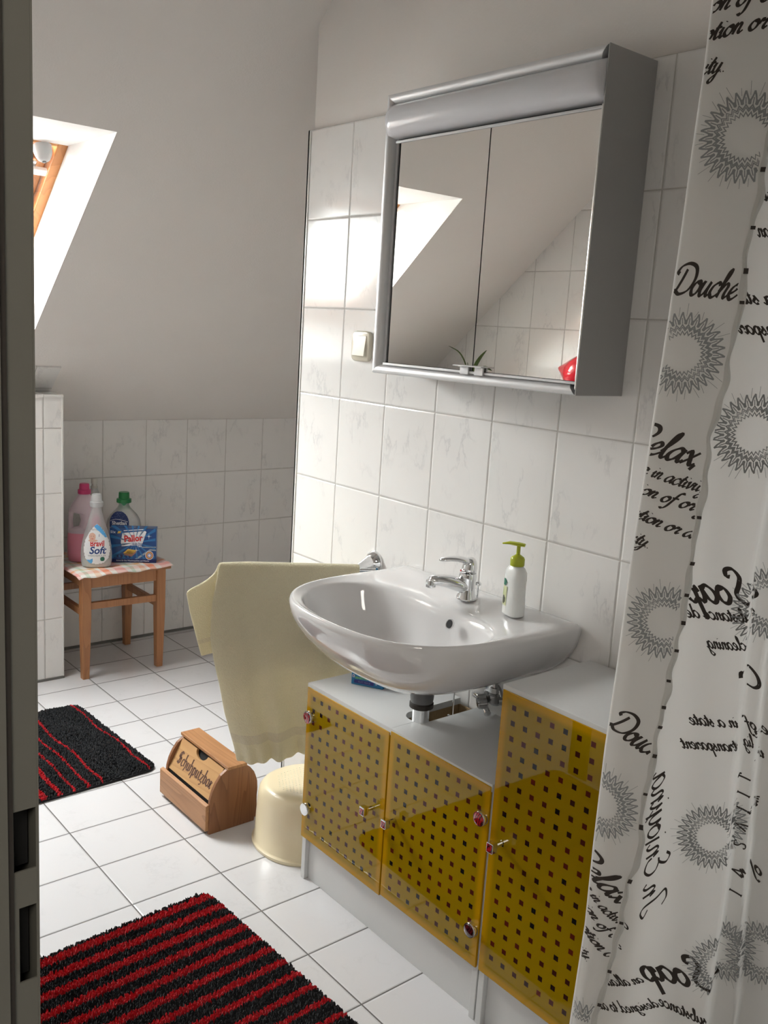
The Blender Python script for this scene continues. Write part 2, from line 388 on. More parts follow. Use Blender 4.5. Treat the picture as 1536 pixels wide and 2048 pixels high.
# ---- writing: text from curves, and a broad-nib pen for script and blackletter
def text_mesh2d(body, size, shear=0.0, bold=0.0, spacing=1.0, align='CENTER', xs=1.0):
    cu = bpy.data.curves.new('lettering', 'FONT'); cu.body = body; cu.size = size; cu.shear = shear
    cu.offset = bold; cu.space_character = spacing; cu.align_x = align; cu.align_y = 'CENTER'; cu.resolution_u = 3
    o = bpy.data.objects.new('lettering', cu); COL.objects.link(o)
    bpy.context.view_layer.update()
    me = bpy.data.meshes.new_from_object(o.evaluated_get(bpy.context.evaluated_depsgraph_get()))
    vs = [(v.co.x*xs, v.co.y) for v in me.vertices]; fs = [tuple(p.vertices) for p in me.polygons]
    bpy.data.objects.remove(o); bpy.data.curves.remove(cu); bpy.data.meshes.remove(me)
    return vs, fs
def catmull(pts, k=6):
    if len(pts) < 3: return pts
    P = [pts[0]]+list(pts)+[pts[-1]]; out = []
    for i in range(1, len(P)-2):
        p0, p1, p2, p3 = P[i-1:i+3]
        for j in range(k):
            t = j/k
            out.append(tuple(0.5*((2*p1[a])+(-p0[a]+p2[a])*t+(2*p0[a]-5*p1[a]+4*p2[a]-p3[a])*t*t+(-p0[a]+3*p1[a]-3*p2[a]+p3[a])*t**3) for a in (0, 1)))
    out.append(tuple(pts[-1])); return out
def nib(pts, wmin, wmax, ang, smooth=True):
    """ribbon of varying width along a polyline"""
    if smooth: pts = catmull(pts)
    vs, fs = [], []
    n = len(pts)
    for i, p in enumerate(pts):
        a, b = pts[max(i-1, 0)], pts[min(i+1, n-1)]
        dx, dy = b[0]-a[0], b[1]-a[1]; L = math.hypot(dx, dy) or 1
        th = math.atan2(dy, dx); w = wmin+(wmax-wmin)*abs(math.sin(th-ang))
        vs += [(p[0]-dy/L*w/2, p[1]+dx/L*w/2), (p[0]+dy/L*w/2, p[1]-dx/L*w/2)]
    for i in range(n-1): fs.append((2*i, 2*i+1, 2*i+3, 2*i+2))
    return vs, fs
SCR = {   # script letters: (strokes, advance); x-height 1
 'a': ([[(.78,.8),(.5,1),(.15,.7),(.03,.3),(.2,0),(.5,.2),(.78,.85)],[(.82,1),(.72,.35),(.82,.02),(1.05,.25)]], .98),
 'b': ([[(0,.4),(.3,1.4),(.32,1.9),(.15,1.8),(.1,1),(.1,.2),(.35,0),(.65,.3),(.62,.8),(.35,.9)]], .85),
 'c': ([[(.7,.8),(.5,1),(.15,.75),(.03,.3),(.25,0),(.5,.05),(.8,.35)]], .75),
 'd': ([[(.75,.8),(.48,1),(.15,.7),(.03,.3),(.2,0),(.5,.2),(.75,.8)],[(.9,2),(.78,.9),(.72,.3),(.85,.02),(1.05,.25)]], 1.0),
 'e': ([[(.0,.3),(.4,.5),(.62,.8),(.45,1),(.18,.75),(.08,.3),(.3,0),(.55,.05),(.85,.35)]], .8),
 'f': ([[(.75,1.75),(.6,2),(.4,1.6),(.28,.6),(.15,-.5),(-.1,-.95),(-.3,-.75)],[(.05,.95),(.7,1.0)]], .65),
 'g': ([[(.75,.8),(.48,1),(.15,.7),(.05,.3),(.22,.02),(.5,.25),(.75,.85)],[(.8,1),(.68,0),(.5,-.8),(.2,-1),(.02,-.75),(.5,-.3),(1.0,.25)]], .95),
 'h': ([[(0,.4),(.35,1.5),(.35,1.95),(.2,1.7),(.1,.8),(.02,0)],[(.08,.4),(.4,.95),(.62,.85),(.55,.3),(.65,.02),(.9,.25)]], .88),
 'i': ([[(0,.5),(.25,1)],[(.25,1),(.15,.35),(.25,.02),(.48,.25)],[(.34,1.45),(.37,1.52)]], .45),
 'k': ([[(0,.4),(.35,1.5),(.35,1.95),(.2,1.7),(.1,.8),(.02,0)],[(.6,1),(.2,.5)],[(.2,.55),(.5,.1),(.8,.2)]], .8),
 'l': ([[(0,.4),(.4,1.4),(.45,1.95),(.28,1.8),(.15,.9),(.15,.2),(.3,0),(.55,.3)]], .5),
 'm': ([[(.0,.6),(.2,1),(.15,.5),(.05,0)],[(.1,.4),(.4,.95),(.55,.8),(.45,0)],[(.5,.4),(.8,.95),(.95,.8),(.88,.2),(1.0,.02),(1.2,.25)]], 1.18),
 'n': ([[(.0,.6),(.2,1),(.15,.5),(.05,0)],[(.1,.4),(.4,.95),(.58,.82),(.5,.25),(.62,.02),(.85,.25)]], .82),
 'o': ([[(.5,1),(.2,.85),(.03,.4),(.2,.02),(.5,.1),(.68,.55),(.55,.95),(.4,.9),(.75,.75)]], .76),
 'p': ([[(.0,.6),(.22,1),(.15,.3),(-.05,-1)],[(.12,.4),(.4,.98),(.68,.8),(.65,.3),(.4,.0),(.15,.2)]], .84),
 'q': ([[(.75,.8),(.48,1),(.15,.7),(.05,.3),(.22,.02),(.5,.25),(.75,.85)],[(.8,1),(.68,0),(.6,-1)]], .9),
 'r': ([[(0,.5),(.25,1.05),(.3,.8),(.6,.85),(.45,.3),(.55,.02),(.75,.25)]], .7),
 's': ([[(0,.3),(.35,1.05),(.3,.75),(.5,.3),(.3,0),(.05,.1)]], .6),
 't': ([[(0,.5),(.4,1.6)],[(.4,1.6),(.2,.5),(.3,.02),(.55,.25)],[(.08,1.05),(.6,1.1)]], .52),
 'u': ([[(0,.6),(.2,1),(.08,.35),(.22,.0),(.5,.25),(.75,1)],[(.75,1),(.65,.35),(.75,.02),(1.0,.25)]], .95),
 'v': ([[(0,.7),(.18,1),(.22,.5),(.3,0),(.55,.35),(.65,.95),(.8,.85)]], .78),
 'w': ([[(0,.7),(.15,1),(.12,.4),(.25,.0),(.5,.4),(.55,.95)],[(.55,.9),(.5,.3),(.65,0),(.95,.5),(.98,1)]], 1.05),
 'x': ([[(0,.75),(.2,1),(.4,.5),(.6,.02),(.85,.2)],[(.75,1),(.4,.5),(.0,.0)]], .78),
 'y': ([[(0,.6),(.2,1),(.1,.35),(.22,.02),(.5,.25),(.72,1)],[(.75,1),(.6,0),(.4,-.85),(.12,-.95),(.1,-.6),(.9,.25)]], .88),
 'D': ([[(.45,1.7),(.35,.9),(.15,.1),(-.1,.05),(.1,.2),(.6,-.02),(1.25,.3),(1.5,1.1),(1.2,1.85),(.5,2.1),(-.1,1.9),(-.3,1.5),(-.1,1.35)]], 1.55),
 'S': ([[(-.2,.5),(-.3,.1),(.1,-.08),(.6,.15),(.75,.6),(.5,1.1),(.35,1.6),(.6,2.05),(1.0,2.0),(1.05,1.65),(.85,1.6)]], 1.15),
 'R': ([[(.45,1.7),(.35,.9),(.15,0)],[(-.2,1.5),(.2,2),(.9,2.05),(1.15,1.65),(.9,1.15),(.4,1.0)],[(.5,1.05),(.8,.4),(1.1,.0),(1.3,.25)]], 1.25),
 'I': ([[(.0,1.7),(.4,2.05),(.9,1.9),(.6,1.2),(.35,.2),(.0,-.1),(-.3,.15),(.1,.5)]], .9),
 'E': ([[(.95,1.75),(.7,2.05),(.35,1.75),(.55,1.2),(.85,1.1)],[(.6,1.15),(.15,.9),(.0,.4),(.3,-.02),(.8,.15),(1.0,.5)]], 1.05),
 'C': ([[(1.0,1.6),(.8,2.05),(.35,1.7),(.05,.9),(.15,.2),(.6,-.02),(1.05,.35)]], 1.05),
 'j': ([[(.25,1),(.15,0),(-.1,-.9),(-.35,-.8)],[(.34,1.45),(.37,1.52)]], .4),
 '.': ([[(.05,.0),(.12,.08)]], .3), ',': ([[(.12,.12),(.0,-.3)]], .3), ' ': ([], .55),
}
def script(body, xh, wmax=0.24, wmin=0.07, slant=0.35, track=0.0):
    vs, fs = [], []; x = 0
    for ch in body:
        st, adv = SCR[ch]
        for s_ in st:
            pts = [((x+p[0]+slant*p[1])*xh, p[1]*xh) for p in s_]
            v, f = nib(pts, wmin*xh, wmax*xh, math.radians(35))
            o = len(vs); vs += v; fs += [tuple(i+o for i in q) for q in f]
        x += adv+track
    return vs, fs, x*xh
def xf(vs, dx=0, dy=0, rot=0.0, sx=1.0, sy=1.0):
    c, s_ = math.cos(rot), math.sin(rot)
    return [(dx+c*x*sx-s_*y*sy, dy+s_*x*sx+c*y*sy) for x, y in vs]
class Print:
    """2D shapes laid onto a surface by a mapping function (u, v) -> 3D"""
    def __init__(s): s.v = []; s.f = []; s.m = []
    def add(s, vs, fs, mi=0):
        o = len(s.v); s.v += list(vs); s.f += [tuple(i+o for i in f) for f in fs]; s.m += [mi]*len(fs)
    def poly(s, pts, mi=0):
        s.add(pts, [tuple(range(len(pts)))], mi)
    def text(s, body, x, y, size, mi=0, rot=0.0, **kw):
        v, f = text_mesh2d(body, size, **kw); s.add(xf(v, x, y, rot), f, mi)
    def build(s, name, mats, fn, parent, keep=None, solid=0.0):
        mb = MB(); used = []
        for f, mi in zip(s.f, s.m):
            if keep and not all(keep(*s.v[i]) for i in f): continue
            used.append((f, mi))
        idx = {}; vs = []
        fs = []
        for f, mi in used:
            g = []
            for i in f:
                if i not in idx: idx[i] = len(vs); vs.append(tuple(fn(*s.v[i])))
                g.append(idx[i])
            fs.append(tuple(g))
        mb.v = vs; mb.f = fs; mb.m = [mi for _, mi in used]
        o = mb.build(name, mats, parent)
        return o

# ------------------------------------------------------------------ structure
TW = 0.01
b = MB(); b.box((-3.2, -2.4, -0.12), (1.5, 3.75, 0.0)); struct('floor', b, 'tile_floor', 'white marbled floor tiles with dark grout', cat='floor')
# wall with the sink: tiled slab in front, plaster above
b = MB(); b.box((0.0, -0.75, 0.0), (0.012, 2.006, 1.9863))
wr = struct('wall_right', b, 'tile_sink', 'white tiled wall behind the washbasin, plaster above', cat='wall')
b = MB(); b.prism([(-0.75, 0.0), (2.0, 0.0), (2.0, roofz(2.0)+0.01), (1.545, roofz(1.545)+0.01), (1.545, 2.66), (-0.75, 2.66)], 'x', 0.010, 0.16)
o = b.build('plaster', 'plaster', wr)
b = MB(); b.prism([(1.9995, 0), (2.0135, 0), (2.0135, 1.9865), (1.9995, 1.9865)], 'x', -0.0025, 0.006); b.box((-0.0025, 2.0035, 0), (0.012, 2.0135, 1.9865))
struct('trim_1', b, 'trim_white', 'white corner strip on the edge of the tiled sink wall', bevel=0.002, cat='trim')
# back wall
b = MB(); b.box((-1.95, RY, 0.0), (1.35, RY+0.15, 0.9942)); struct('wall_back', b, 'tile_back', 'low tiled wall under the roof slope', cat='wall')
b = MB(); b.box((-0.28, RY-0.006, 0.0), (1.35, RY, 0.011)); struct('baseboard_back', b, 'silicone', 'grey joint along the foot of the low back wall', cat='baseboard')
# half wall (boxed pipes) with tiled top
b = MB(); b.box((-1.9, 3.172, 0.0), (-0.274, RY, 1.118)); hw = struct('wall_ledge', b, 'tile_half', 'boxed half wall with tiled front at the left', cat='wall')
b = MB(); b.box((-1.9, 3.168, 1.118), (-0.272, RY-0.14, 1.128)); b.build('ledge_top', 'tile_top', hw)
b = MB(); b.box((-0.279, 3.1695, 0.0), (-0.2715, 3.178, 1.129)); struct('trim_2', b, 'trim_white', 'white corner strip on the half wall', bevel=0.002, cat='trim')
b = MB(); b.box((-1.9, 3.166, 0), (-0.272, 3.172, 0.009)); struct('baseboard_ledge', b, 'silicone', 'grey joint along the foot of the half wall', cat='baseboard')
# side walls
b = MB(); b.box((-2.05, 1.5, 0), (-1.9, 3.75, 2.75)); struct('wall_left', b, 'tile_left', 'tiled wall on the left, seen in the mirror', cat='wall')
b = MB(); b.box((-1.395, 0.402, 0), (-1.50, 1.5, 2.75)); b.box((-1.9, 1.42, 0), (-1.395, 1.5, 2.75)); struct('wall_door', b, 'plaster', 'wall between hallway and bathroom', cat='wall')
b = MB(); b.box((-1.50, -0.75, 0), (-1.395, -0.50, 2.75)); b.box((-1.50, -0.5, 2.05), (-1.395, 0.402, 2.75)); struct('wall_door_side', b, 'plaster', 'wall above and beside the doorway', cat='wall')
b = MB(); b.box((-1.42, -0.90, 0), (0.16, -0.75, 2.75)); struct('wall_front', b, 'tile_sink', 'wall behind the shower area', cat='wall')
b = MB(); b.box((1.2, 1.85, 0), (1.35, 3.75, 2.75)); b.box((0.16, 1.85, 0), (1.2, 2.0, 2.75)); struct('wall_alcove', b, 'plaster', 'alcove walls behind the sink wall', cat='wall')
# hallway box
b = MB(); b.box((-3.2, -2.4, 0), (-3.05, 1.5, 2.75)); b.box((-3.2, -2.4, 0), (-1.32, -2.25, 2.75)); b.box((-3.2, 1.42, 0), (-1.9, 1.5, 2.75)); b.box((-1.42, -2.25, 0), (-1.32, -0.75, 2.75))
struct('wall_hall', b, 'hall', 'hallway walls around the doorway', cat='wall')
b = MB(); b.box((-3.2, -2.4, 2.65), (1.35, 1.56, 2.78)); struct('ceiling', b, 'plaster', 'flat white ceiling', cat='ceiling')
# sloped ceiling with the skylight hole and its reveal
ym, zt_ = 1.545, roofz(1.545)
b = MB()
TH = 0.001
def slab(x0, x1, y0, y1):
    vs = []
    for off in (0, TH):
        for x, y in ((x0, y0), (x1, y0), (x1, y1), (x0, y1)):
            vs.append(Vector((x, y, roofz(y))) + RN*off)
    b.add(vs, [(0,1,2,3),(7,6,5,4),(0,4,5,1),(1,5,6,2),(2,6,7,3),(3,7,4,0)])
YB, YT = RY+0.1, ym
slab(-2.05, SKX0, YB, YT); slab(SKX1, 1.35, YB, YT); slab(SKX0, SKX1, YB, SKY0); slab(SKX0, SKX1, SKY1, YT)
sl = struct('ceiling_slope', b, 'plaster', 'white sloped ceiling under the roof', cat='ceiling')
# tiled patch on the slope above the ledge
b = MB(); vs = []
for off in (0.0, -0.008):
    for x, y in ((-1.9, 3.36), (-0.268, 3.36), (-0.268, 3.205), (-1.9, 3.205)):
        vs.append(Vector((x, y, roofz(y))) + RN*off)
b.add(vs, [(0,1,2,3),(7,6,5,4),(0,4,5,1),(1,5,6,2),(2,6,7,3),(3,7,4,0)])
b.build('tile_strip', 'tile_slope', sl)
# window: reveal, frame, sash, glass. Frame lies parallel to the roof, WD further out
WD = 0.245
def rp(x, t, off):
    """point in roof coordinates: t metres up the slope from the low edge of the opening, off outward"""
    return Vector((x, SKY0, roofz(SKY0))) + RD*t + RN*off
LEN = (SKY0-SKY1)*math.sqrt(1+SL*SL)
# horizontal top reveal: find t on the frame plane where z equals the opening's top edge
ztop = roofz(SKY1); p0 = rp(0, 0, WD)
TT = (ztop-p0.z)/RD.z            # top of the frame
TB = 0.06 - 0.0                   # bottom reveal vertical-ish
TBv = (SKY0 - p0.y)/RD.y if abs(RD.y) > 1e-6 else 0
TB = -0.02
b = MB()
A = [Vector((SKX0, SKY0, roofz(SKY0))), Vector((SKX1, SKY0, roofz(SKY0))), Vector((SKX1, SKY1, ztop)), Vector((SKX0, SKY1, ztop))]
Bq = [rp(SKX0, TB, WD), rp(SKX1, TB, WD), rp(SKX1, TT, WD), rp(SKX0, TT, WD)]
b.add(A+Bq, [(0,4,5,1),(1,5,6,2),(2,6,7,3),(3,7,4,0)])
win = struct('window_1', b, 'reveal', 'roof window with deep white reveal and pine frame', cat='window')
def rbox(bm, x0, x1, t0, t1, o0, o1, mi=0):
    vs = [rp(x, t, o) for o in (o0, o1) for x, t in ((x0, t0), (x1, t0), (x1, t1), (x0, t1))]
    bm.add(vs, [(0,1,2,3),(7,6,5,4),(0,4,5,1),(1,5,6,2),(2,6,7,3),(3,7,4,0)], mi)
FW = 0.032
b = MB()
rbox(b, SKX0-0.02, SKX0+FW, TB-0.02, TT+0.02, WD-0.006, WD+0.10); rbox(b, SKX1-FW, SKX1+0.02, TB-0.02, TT+0.02, WD-0.006, WD+0.10)
rbox(b, SKX0+FW, SKX1-FW, TT-0.004, TT+0.02, WD-0.006, WD+0.10); rbox(b, SKX0+FW, SKX1-FW, TB-0.02, TB+FW, WD-0.006, WD+0.10)
fr = b.build('window_frame', 'frame_wood', win, bevel=0.003)
b = MB(); SX0, SX1 = SKX0+FW+0.004, SKX1-FW-0.004; S0, S1 = TB+FW+0.004, TT-0.03; SW = 0.055
rbox(b, SX0, SX0+SW, S0, S1, WD+0.02, WD+0.085); rbox(b, SX1-SW, SX1, S0, S1, WD+0.02, WD+0.085)
rbox(b, SX0+SW, SX1-SW, S0, S0+SW, WD+0.02, WD+0.085); rbox(b, SX0+SW, SX1-SW, S1-SW-0.02, S1, WD+0.02, WD+0.085)
sash = b.build('window_sash', 'sash_wood', win, bevel=0.004)
b = MB(); rbox(b, SX0+SW-0.005, SX1-SW+0.005, S0+SW-0.005, S1-SW-0.015, WD+0.055, WD+0.059); b.build('window_pane', 'glass', win)
b = MB(); rbox(b, SX0+0.02, SX1-0.012, S1-0.075, S1-0.050, WD-0.035, WD-0.020); b.build('ventilation_bar', 'white_plastic', win, bevel=0.003)
b = MB()
for xx in (SX1-0.055, SX0+0.10): rbox(b, xx-0.007, xx+0.007, S1-0.06, S1-0.03, WD-0.022, WD+0.02)
b.build('bar_bracket', 'chrome_dull', win, bevel=0.002)
# white motor housing knob hanging at the top of the frame
b = MB(); cx = SX1-0.045
prof = [(0.046, 0), (0.046, 0.02), (0.040, 0.032), (0.03, 0.045), (0.012, 0.052)]
for_r = []
c0 = rp(cx, TT-0.005, WD-0.012)
dirn = (Vector((0, -0.35, -1))).normalized()
b.lathe([(r*0.62, h) for r, h in prof], c0, n=20, axis=dirn)
b.build('lock_housing', simple('light_grey_plastic', (0.45, 0.45, 0.45), 0.4, noise=0.02), win, smooth=True)
b = MB(); b.lathe([(0.006, 0), (0.006, 0.004)], c0+dirn*0.050, n=12, axis=dirn); b.build('key_hole', 'black', win)
# outside: soft overcast daylight comes from the world through the pane

# door frame: hallway side soffit, gasket, rebate with strike slots
JY = 0.32
b = MB(); b.box((-1.62, JY-0.0, 0.0), (-1.4165+0.008, JY+0.06, 2.05)); b.box((-1.62, JY+0.012, 0), (-1.395, JY+0.085, 2.05))
b = MB()
XG0, XG1, XR = -1.4090, -1.4043, -1.3838
b.box((-1.60, JY, 0), (XG0, JY+0.09, 2.06))
b.box((XG0, JY+0.006, 0), (XR-0.0016, JY+0.0075, 0.915))      # rebate skin with two cut-outs
for z0, z1 in ((0.980, 1.0110), (1.0615, 2.06)): b.box((XG0, JY+0.006, z0), (XR-0.0016, JY+0.0075, z1))
for z0, z1, xa in ((0.915, 0.980, -1.3995), (1.0110, 1.0615, -1.4030)):
    b.box((XG0, JY+0.006, z0), (xa, JY+0.0075, z1)); b.box((-1.3862, JY+0.006, z0), (XR-0.0016, JY+0.0075, z1))
b.box((XR-0.0015, JY+0.006, 0), (XR, JY+0.09, 2.06)); b.box((XG0, JY+0.088, 0), (XR-0.0016, JY+0.09, 2.06))
b.box((-1.60, -0.50, 2.05), (XR, JY+0.09, 2.13)); b.box((-1.60, -0.53, 0), (XR, -0.45, 2.06))
dr = struct('door_1', b, 'jamb', 'olive grey painted door frame at the left edge', cat='door frame')
b = MB(); b.box((XG0, JY+0.003, 0), (XG1, JY+0.006, 2.05)); b.build('gasket', 'gasket', dr)
for z0, z1, xa in ((0.915, 0.980, -1.3995), (1.0110, 1.0615, -1.4030)):
    b = MB(); b.box((xa, JY+0.022, z0-0.004), (-1.3872, JY+0.024, z1+0.004)); b.box((xa+0.0001, JY+0.0076, z0-0.004), (xa-0.001, JY+0.024, z1+0.004)); b.build('strike_slot', 'dark', dr)

# ------------------------------------------------------------------ low sink cabinet
XF = -0.285
def hinge_cap(parent, y, z, style):
    b = MB(); b.lathe([(0.0165, 0), (0.0165, 0.009), (0.0155, 0.011)], (XF-0.0002, y, z), n=28, axis=(-1, 0, 0))
    o = b.build('hinge_cap', 'chrome', parent, smooth=True)
    pr = MB()
    if style != 'plain':
        pr.lathe([(0.0135, 0), (0.0132, 0.0012), (0.010, 0.0022), (0.004, 0.0028)], (XF-0.0112, y, z), n=24, axis=(-1, 0, 0))
        q = pr.build('red_glass', 'cap_red' if style == 'red' else 'cap_dark', o, smooth=True)
        q['label'] = 'dark red swirled glass inset'
    return o
def cap_mat(name, c1, c2):
    m, nt, p = new_mat(name)
    tc = node(nt, 'ShaderNodeTexCoord')
    w = node(nt, 'ShaderNodeTexWave', i_Scale=45.0, i_Distortion=9.0, i_Detail=2.0); nt.links.new(tc.outputs['Object'], w.inputs[0])
    w.wave_type = 'RINGS'
    nt.links.new(mixc(nt, w.outputs[1], c1, c2), p.inputs['Base Color'])
    p.inputs['Roughness'].default_value = 0.08; p.inputs['Coat Weight'].default_value = 1.0
    return m
M['cap_red'] = cap_mat('red_swirl_glass', (0.02, 0.004, 0.006), (0.50, 0.015, 0.025))
M['cap_dark'] = cap_mat('dark_swirl_glass', (0.008, 0.005, 0.006), (0.10, 0.008, 0.012))
def square_handle(parent, y, z):
    b = MB(); b.tube([(XF, y, z), (XF-0.022, y, z)], 0.0055, 12)
    b.obox((XF-0.028, y, z), (0.0075, 0, 0), (0, 0.0085, 0), (0, 0, 0.0105))
    o = b.build('handle', 'chrome', parent, bevel=0.0012)
    b = MB(); b.obox((XF-0.0358, y, z-0.001), (0.0006, 0, 0), (0, 0.006, 0), (0, 0, 0.0075)); b.build('handle_inset', 'cap_red', o)
    return o
def cabinet(name, label, y0, y1, ztop, doors, slot=False, seam=None, zp=0.125):
    t = thing(name, ((XF)/2, (y0+y1)/2, 0), label, 'cabinet')
    th = 0.016; xb = -0.012; xf = XF+0.007
    for ya, yb in ((y1-th, y1), (y0, y0+th)):
        b = MB(); b.box((xf, ya, 0), (xb, yb, ztop-th)); b.build('side_panel', 'board', t, bevel=0.0012)
    b = MB(); b.box((xf+0.012, y0+th+0.0003, 0.0), (xf+0.028, y1-th-0.0003, zp)); b.box((xf+0.006, y0+th, zp-0.004), (xb, y1-th, zp+0.012)); b.build('plinth', 'board', t, bevel=0.001)
    b = MB(); b.box((xb-0.004, y0+th, 0.02), (xb, y1-th, ztop-th)); b.box((xf+0.03, y0+th, zp+0.16), (xb-0.004, y1-th, zp+0.172)); b.build('shelf', 'board_in', t)
    b = MB()
    zt0, zt1 = ztop-th, ztop
    if not slot:
        b.box((xf-0.005, y0, zt0), (xb, y1, zt1))
        b.build('top_board', 'board', t, bevel=0.0012)
    else:
        # two top boards meeting at the seam, with a rounded slot for the waste pipe open to the wall
        sy0, sy1, sx = 1.152, 1.220, -0.178
        cyy = (sy0+sy1)/2; rr = (sy1-sy0)/2
        arc = [(sx-0.0+rr*0-rr*math.cos(a), cyy+rr*math.sin(a)) for a in [i*math.pi/16-math.pi/2 for i in range(17)]]
        # arc from (sx, cyy-rr) bulging to -x to (sx, cyy+rr)
        lowarc = [p for p in arc if p[1] <= seam+1e-6]; upa = [p for p in arc if p[1] > seam+1e-6]
        xs = arc[len(lowarc)-1][0]
        poly1 = [(xf-0.005, y0), (xb, y0), (xb, sy0)] + lowarc + [(xs, seam-0.0004), (xf-0.005, seam-0.0004)]
        poly2 = [(xf-0.005, y1), (xf-0.005, seam+0.0004), (xs, seam+0.0004)] + upa + [(xb, sy1), (xb, y1)]
        b.prism(poly1[::-1], 'z', zt0, zt1); b.build('top_board', 'board', t)
        b = MB(); b.prism(poly2, 'z', zt0, zt1); b.build('top_board', 'board', t)
        b = MB(); b.prism([(xb, sy1), (sx, sy1), (sx, sy1+0.002), (xb, sy1+0.002)], 'z', zt0-0.06, zt0-0.0002)
        b.prism([(xf+0.03, 1.0), (xb-0.005, 1.0), (xb-0.005, 1.35), (xf+0.03, 1.35)], 'z', zt0-0.066, zt0-0.062); b.build('pipe_cutout_lining', 'board_in', t)
    for k, d in enumerate(doors):
        ya, yb, za, zb = d['r']
        mt = door_glass_mat('yellow_door_glass', ya, za, yb, zb, *d['g'])
        b = MB(); b.box((XF, ya, za), (XF+0.006, yb, zb)); dd = b.build('door', mt, t, bevel=0.0012)
        square_handle(dd, *d['h'])
        for (yy, zz, st) in d.get('caps', ()): hinge_cap(dd, yy, zz, st)
    return t
cabinet('sink_cabinet', 'low white cabinet with two yellow dotted glass doors under the washbasin', 0.8475, 1.498, 0.546,
        [dict(r=(1.171, 1.496, 0.123, 0.536), g=(1.466, 0.5125, 9, 12), h=(1.212, 0.332), caps=((1.479, 0.461, 'red'), (1.474, 0.209, 'plain'))),
         dict(r=(0.849, 1.167, 0.128, 0.541), g=(1.135, 0.516, 9, 12), h=(1.133, 0.336), caps=((0.866, 0.466, 'red'), (0.866, 0.211, 'dark')))],
        slot=True, seam=1.170)
cabinet('tall_cabinet', 'taller white cabinet with one yellow dotted glass door behind the shower curtain', 0.50, 0.8435, 0.765,
        [dict(r=(0.502, 0.8405, 0.130, 0.755), g=(0.8075, 0.7265, 9, 18), h=(0.808, 0.437))])

# ------------------------------------------------------------------ washbasin
def cat_closed(pts, k):
    n = len(pts); out = []
    for i in range(n):
        p0, p1, p2, p3 = pts[i-1], pts[i], pts[(i+1) % n], pts[(i+2) % n]
        for j in range(k):
            t = j/k
            out.append(tuple(0.5*((2*p1[a])+(-p0[a]+p2[a])*t+(2*p0[a]-5*p1[a]+4*p2[a]-p3[a])*t*t+(-p0[a]+3*p1[a]-3*p2[a]+p3[a])*t**3) for a in (0, 1)))
    return out
def polar(curve, c, n):
    """resample closed curve at n equal angles around c"""
    out = []
    for k in range(n):
        a = 2*math.pi*k/n; d = (math.cos(a), math.sin(a)); best = None
        for i in range(len(curve)):
            p, q = curve[i], curve[(i+1) % len(curve)]
            ex, ey = q[0]-p[0], q[1]-p[1]; den = d[0]*ey-d[1]*ex
            if abs(den) < 1e-12: continue
            wx, wy = p[0]-c[0], p[1]-c[1]
            t = (wx*ey-wy*ex)/den; s_ = (wx*d[1]-wy*d[0])/den
            if t > 0 and -1e-6 <= s_ <= 1+1e-6:
                if best is None or t > best: best = t
        out.append((c[0]+d[0]*best, c[1]+d[1]*best))
    return out
BC = (-0.27, 1.17)     # basin centre
YC = 1.172
def sym(half):
    """half outline (x, dy) listed from the wall to the front; mirrored about YC"""
    a = [(x, YC-d) for x, d in half]; bq = [(x, YC+d) for x, d in half[::-1] if d > 1e-6]
    return a+bq
rim_c = cat_closed(sym([(-0.002, 0.281), (-0.04, 0.289), (-0.12, 0.292), (-0.23, 0.287), (-0.33, 0.271), (-0.405, 0.235), (-0.455, 0.176), (-0.480, 0.100), (-0.488, 0.0)]), 6)
rim_c = [(min(x, -0.002), y) for x, y in rim_c]
bowl_c = cat_closed(sym([(-0.168, 0.0), (-0.165, 0.09), (-0.180, 0.175), (-0.220, 0.228), (-0.290, 0.248), (-0.36, 0.232), (-0.415, 0.180), (-0.446, 0.10), (-0.455, 0.0)]), 6)
NB = 96
R0 = polar(rim_c, BC, NB); B0 = polar(bowl_c, BC, NB)
def mixr(a, b2, t): return [((1-t)*p[0]+t*q[0], (1-t)*p[1]+t*q[1]) for p, q in zip(a, b2)]
def scl(a, s_, c=BC): return [(c[0]+(p[0]-c[0])*s_, c[1]+(p[1]-c[1])*s_) for p in a]
DR = (-0.205, 1.17)
def clampwall(r): return [(min(x, -0.002), y) for x, y in r]
def underside(t):
    """outer shell below the rim: t=0 at the rim, 1 at the drain"""
    out = []
    for (x, y) in R0:
        # stays against the wall at the back, draws in at the front and the sides
        back = max(0.0, min(1.0, (x+0.16)/0.16))
        sfront = 1-0.74*t**1.55; sside = 1-0.82*t**1.95
        nx = DR[0]+(x-DR[0])*sfront if x < DR[0] else DR[0]+(x-DR[0])*(1-0.60*t**3.0)
        ny = YC+(y-YC)*sside
        out.append((nx, ny))
    return out
rings = []
def put(r, z): rings.append([(x, y, z(x, y) if callable(z) else z) for x, y in r])
ZR = 0.832
def rimz(x, y): return ZR + 0.004*max(0, 1+x/0.12)
put(scl(underside(1.0), 0.25, DR), 0.640)
put(scl(underside(1.0), 0.75, DR), 0.641)
for t, z in ((1.0, 0.644), (0.9, 0.654), (0.8, 0.667), (0.65, 0.689), (0.5, 0.711), (0.35, 0.742), (0.22, 0.769), (0.1, 0.795), (0.03, 0.812)):
    put(underside(t), z)
put(mixr(R0, scl(R0, 1.004), 1), 0.822)
put(R0, lambda x, y: rimz(x, y)-0.003)
put(mixr(R0, B0, 0.10), lambda x, y: rimz(x, y)+0.002)
put(mixr(R0, B0, 0.26), lambda x, y: rimz(x, y)+0.002)
put(mixr(R0, B0, 0.50), lambda x, y: rimz(x, y)-0.003)
put(mixr(R0, B0, 0.80), lambda x, y: rimz(x, y)-0.006)
put(mixr(R0, B0, 0.93), lambda x, y: rimz(x, y)-0.009)
put(B0, ZR-0.016)
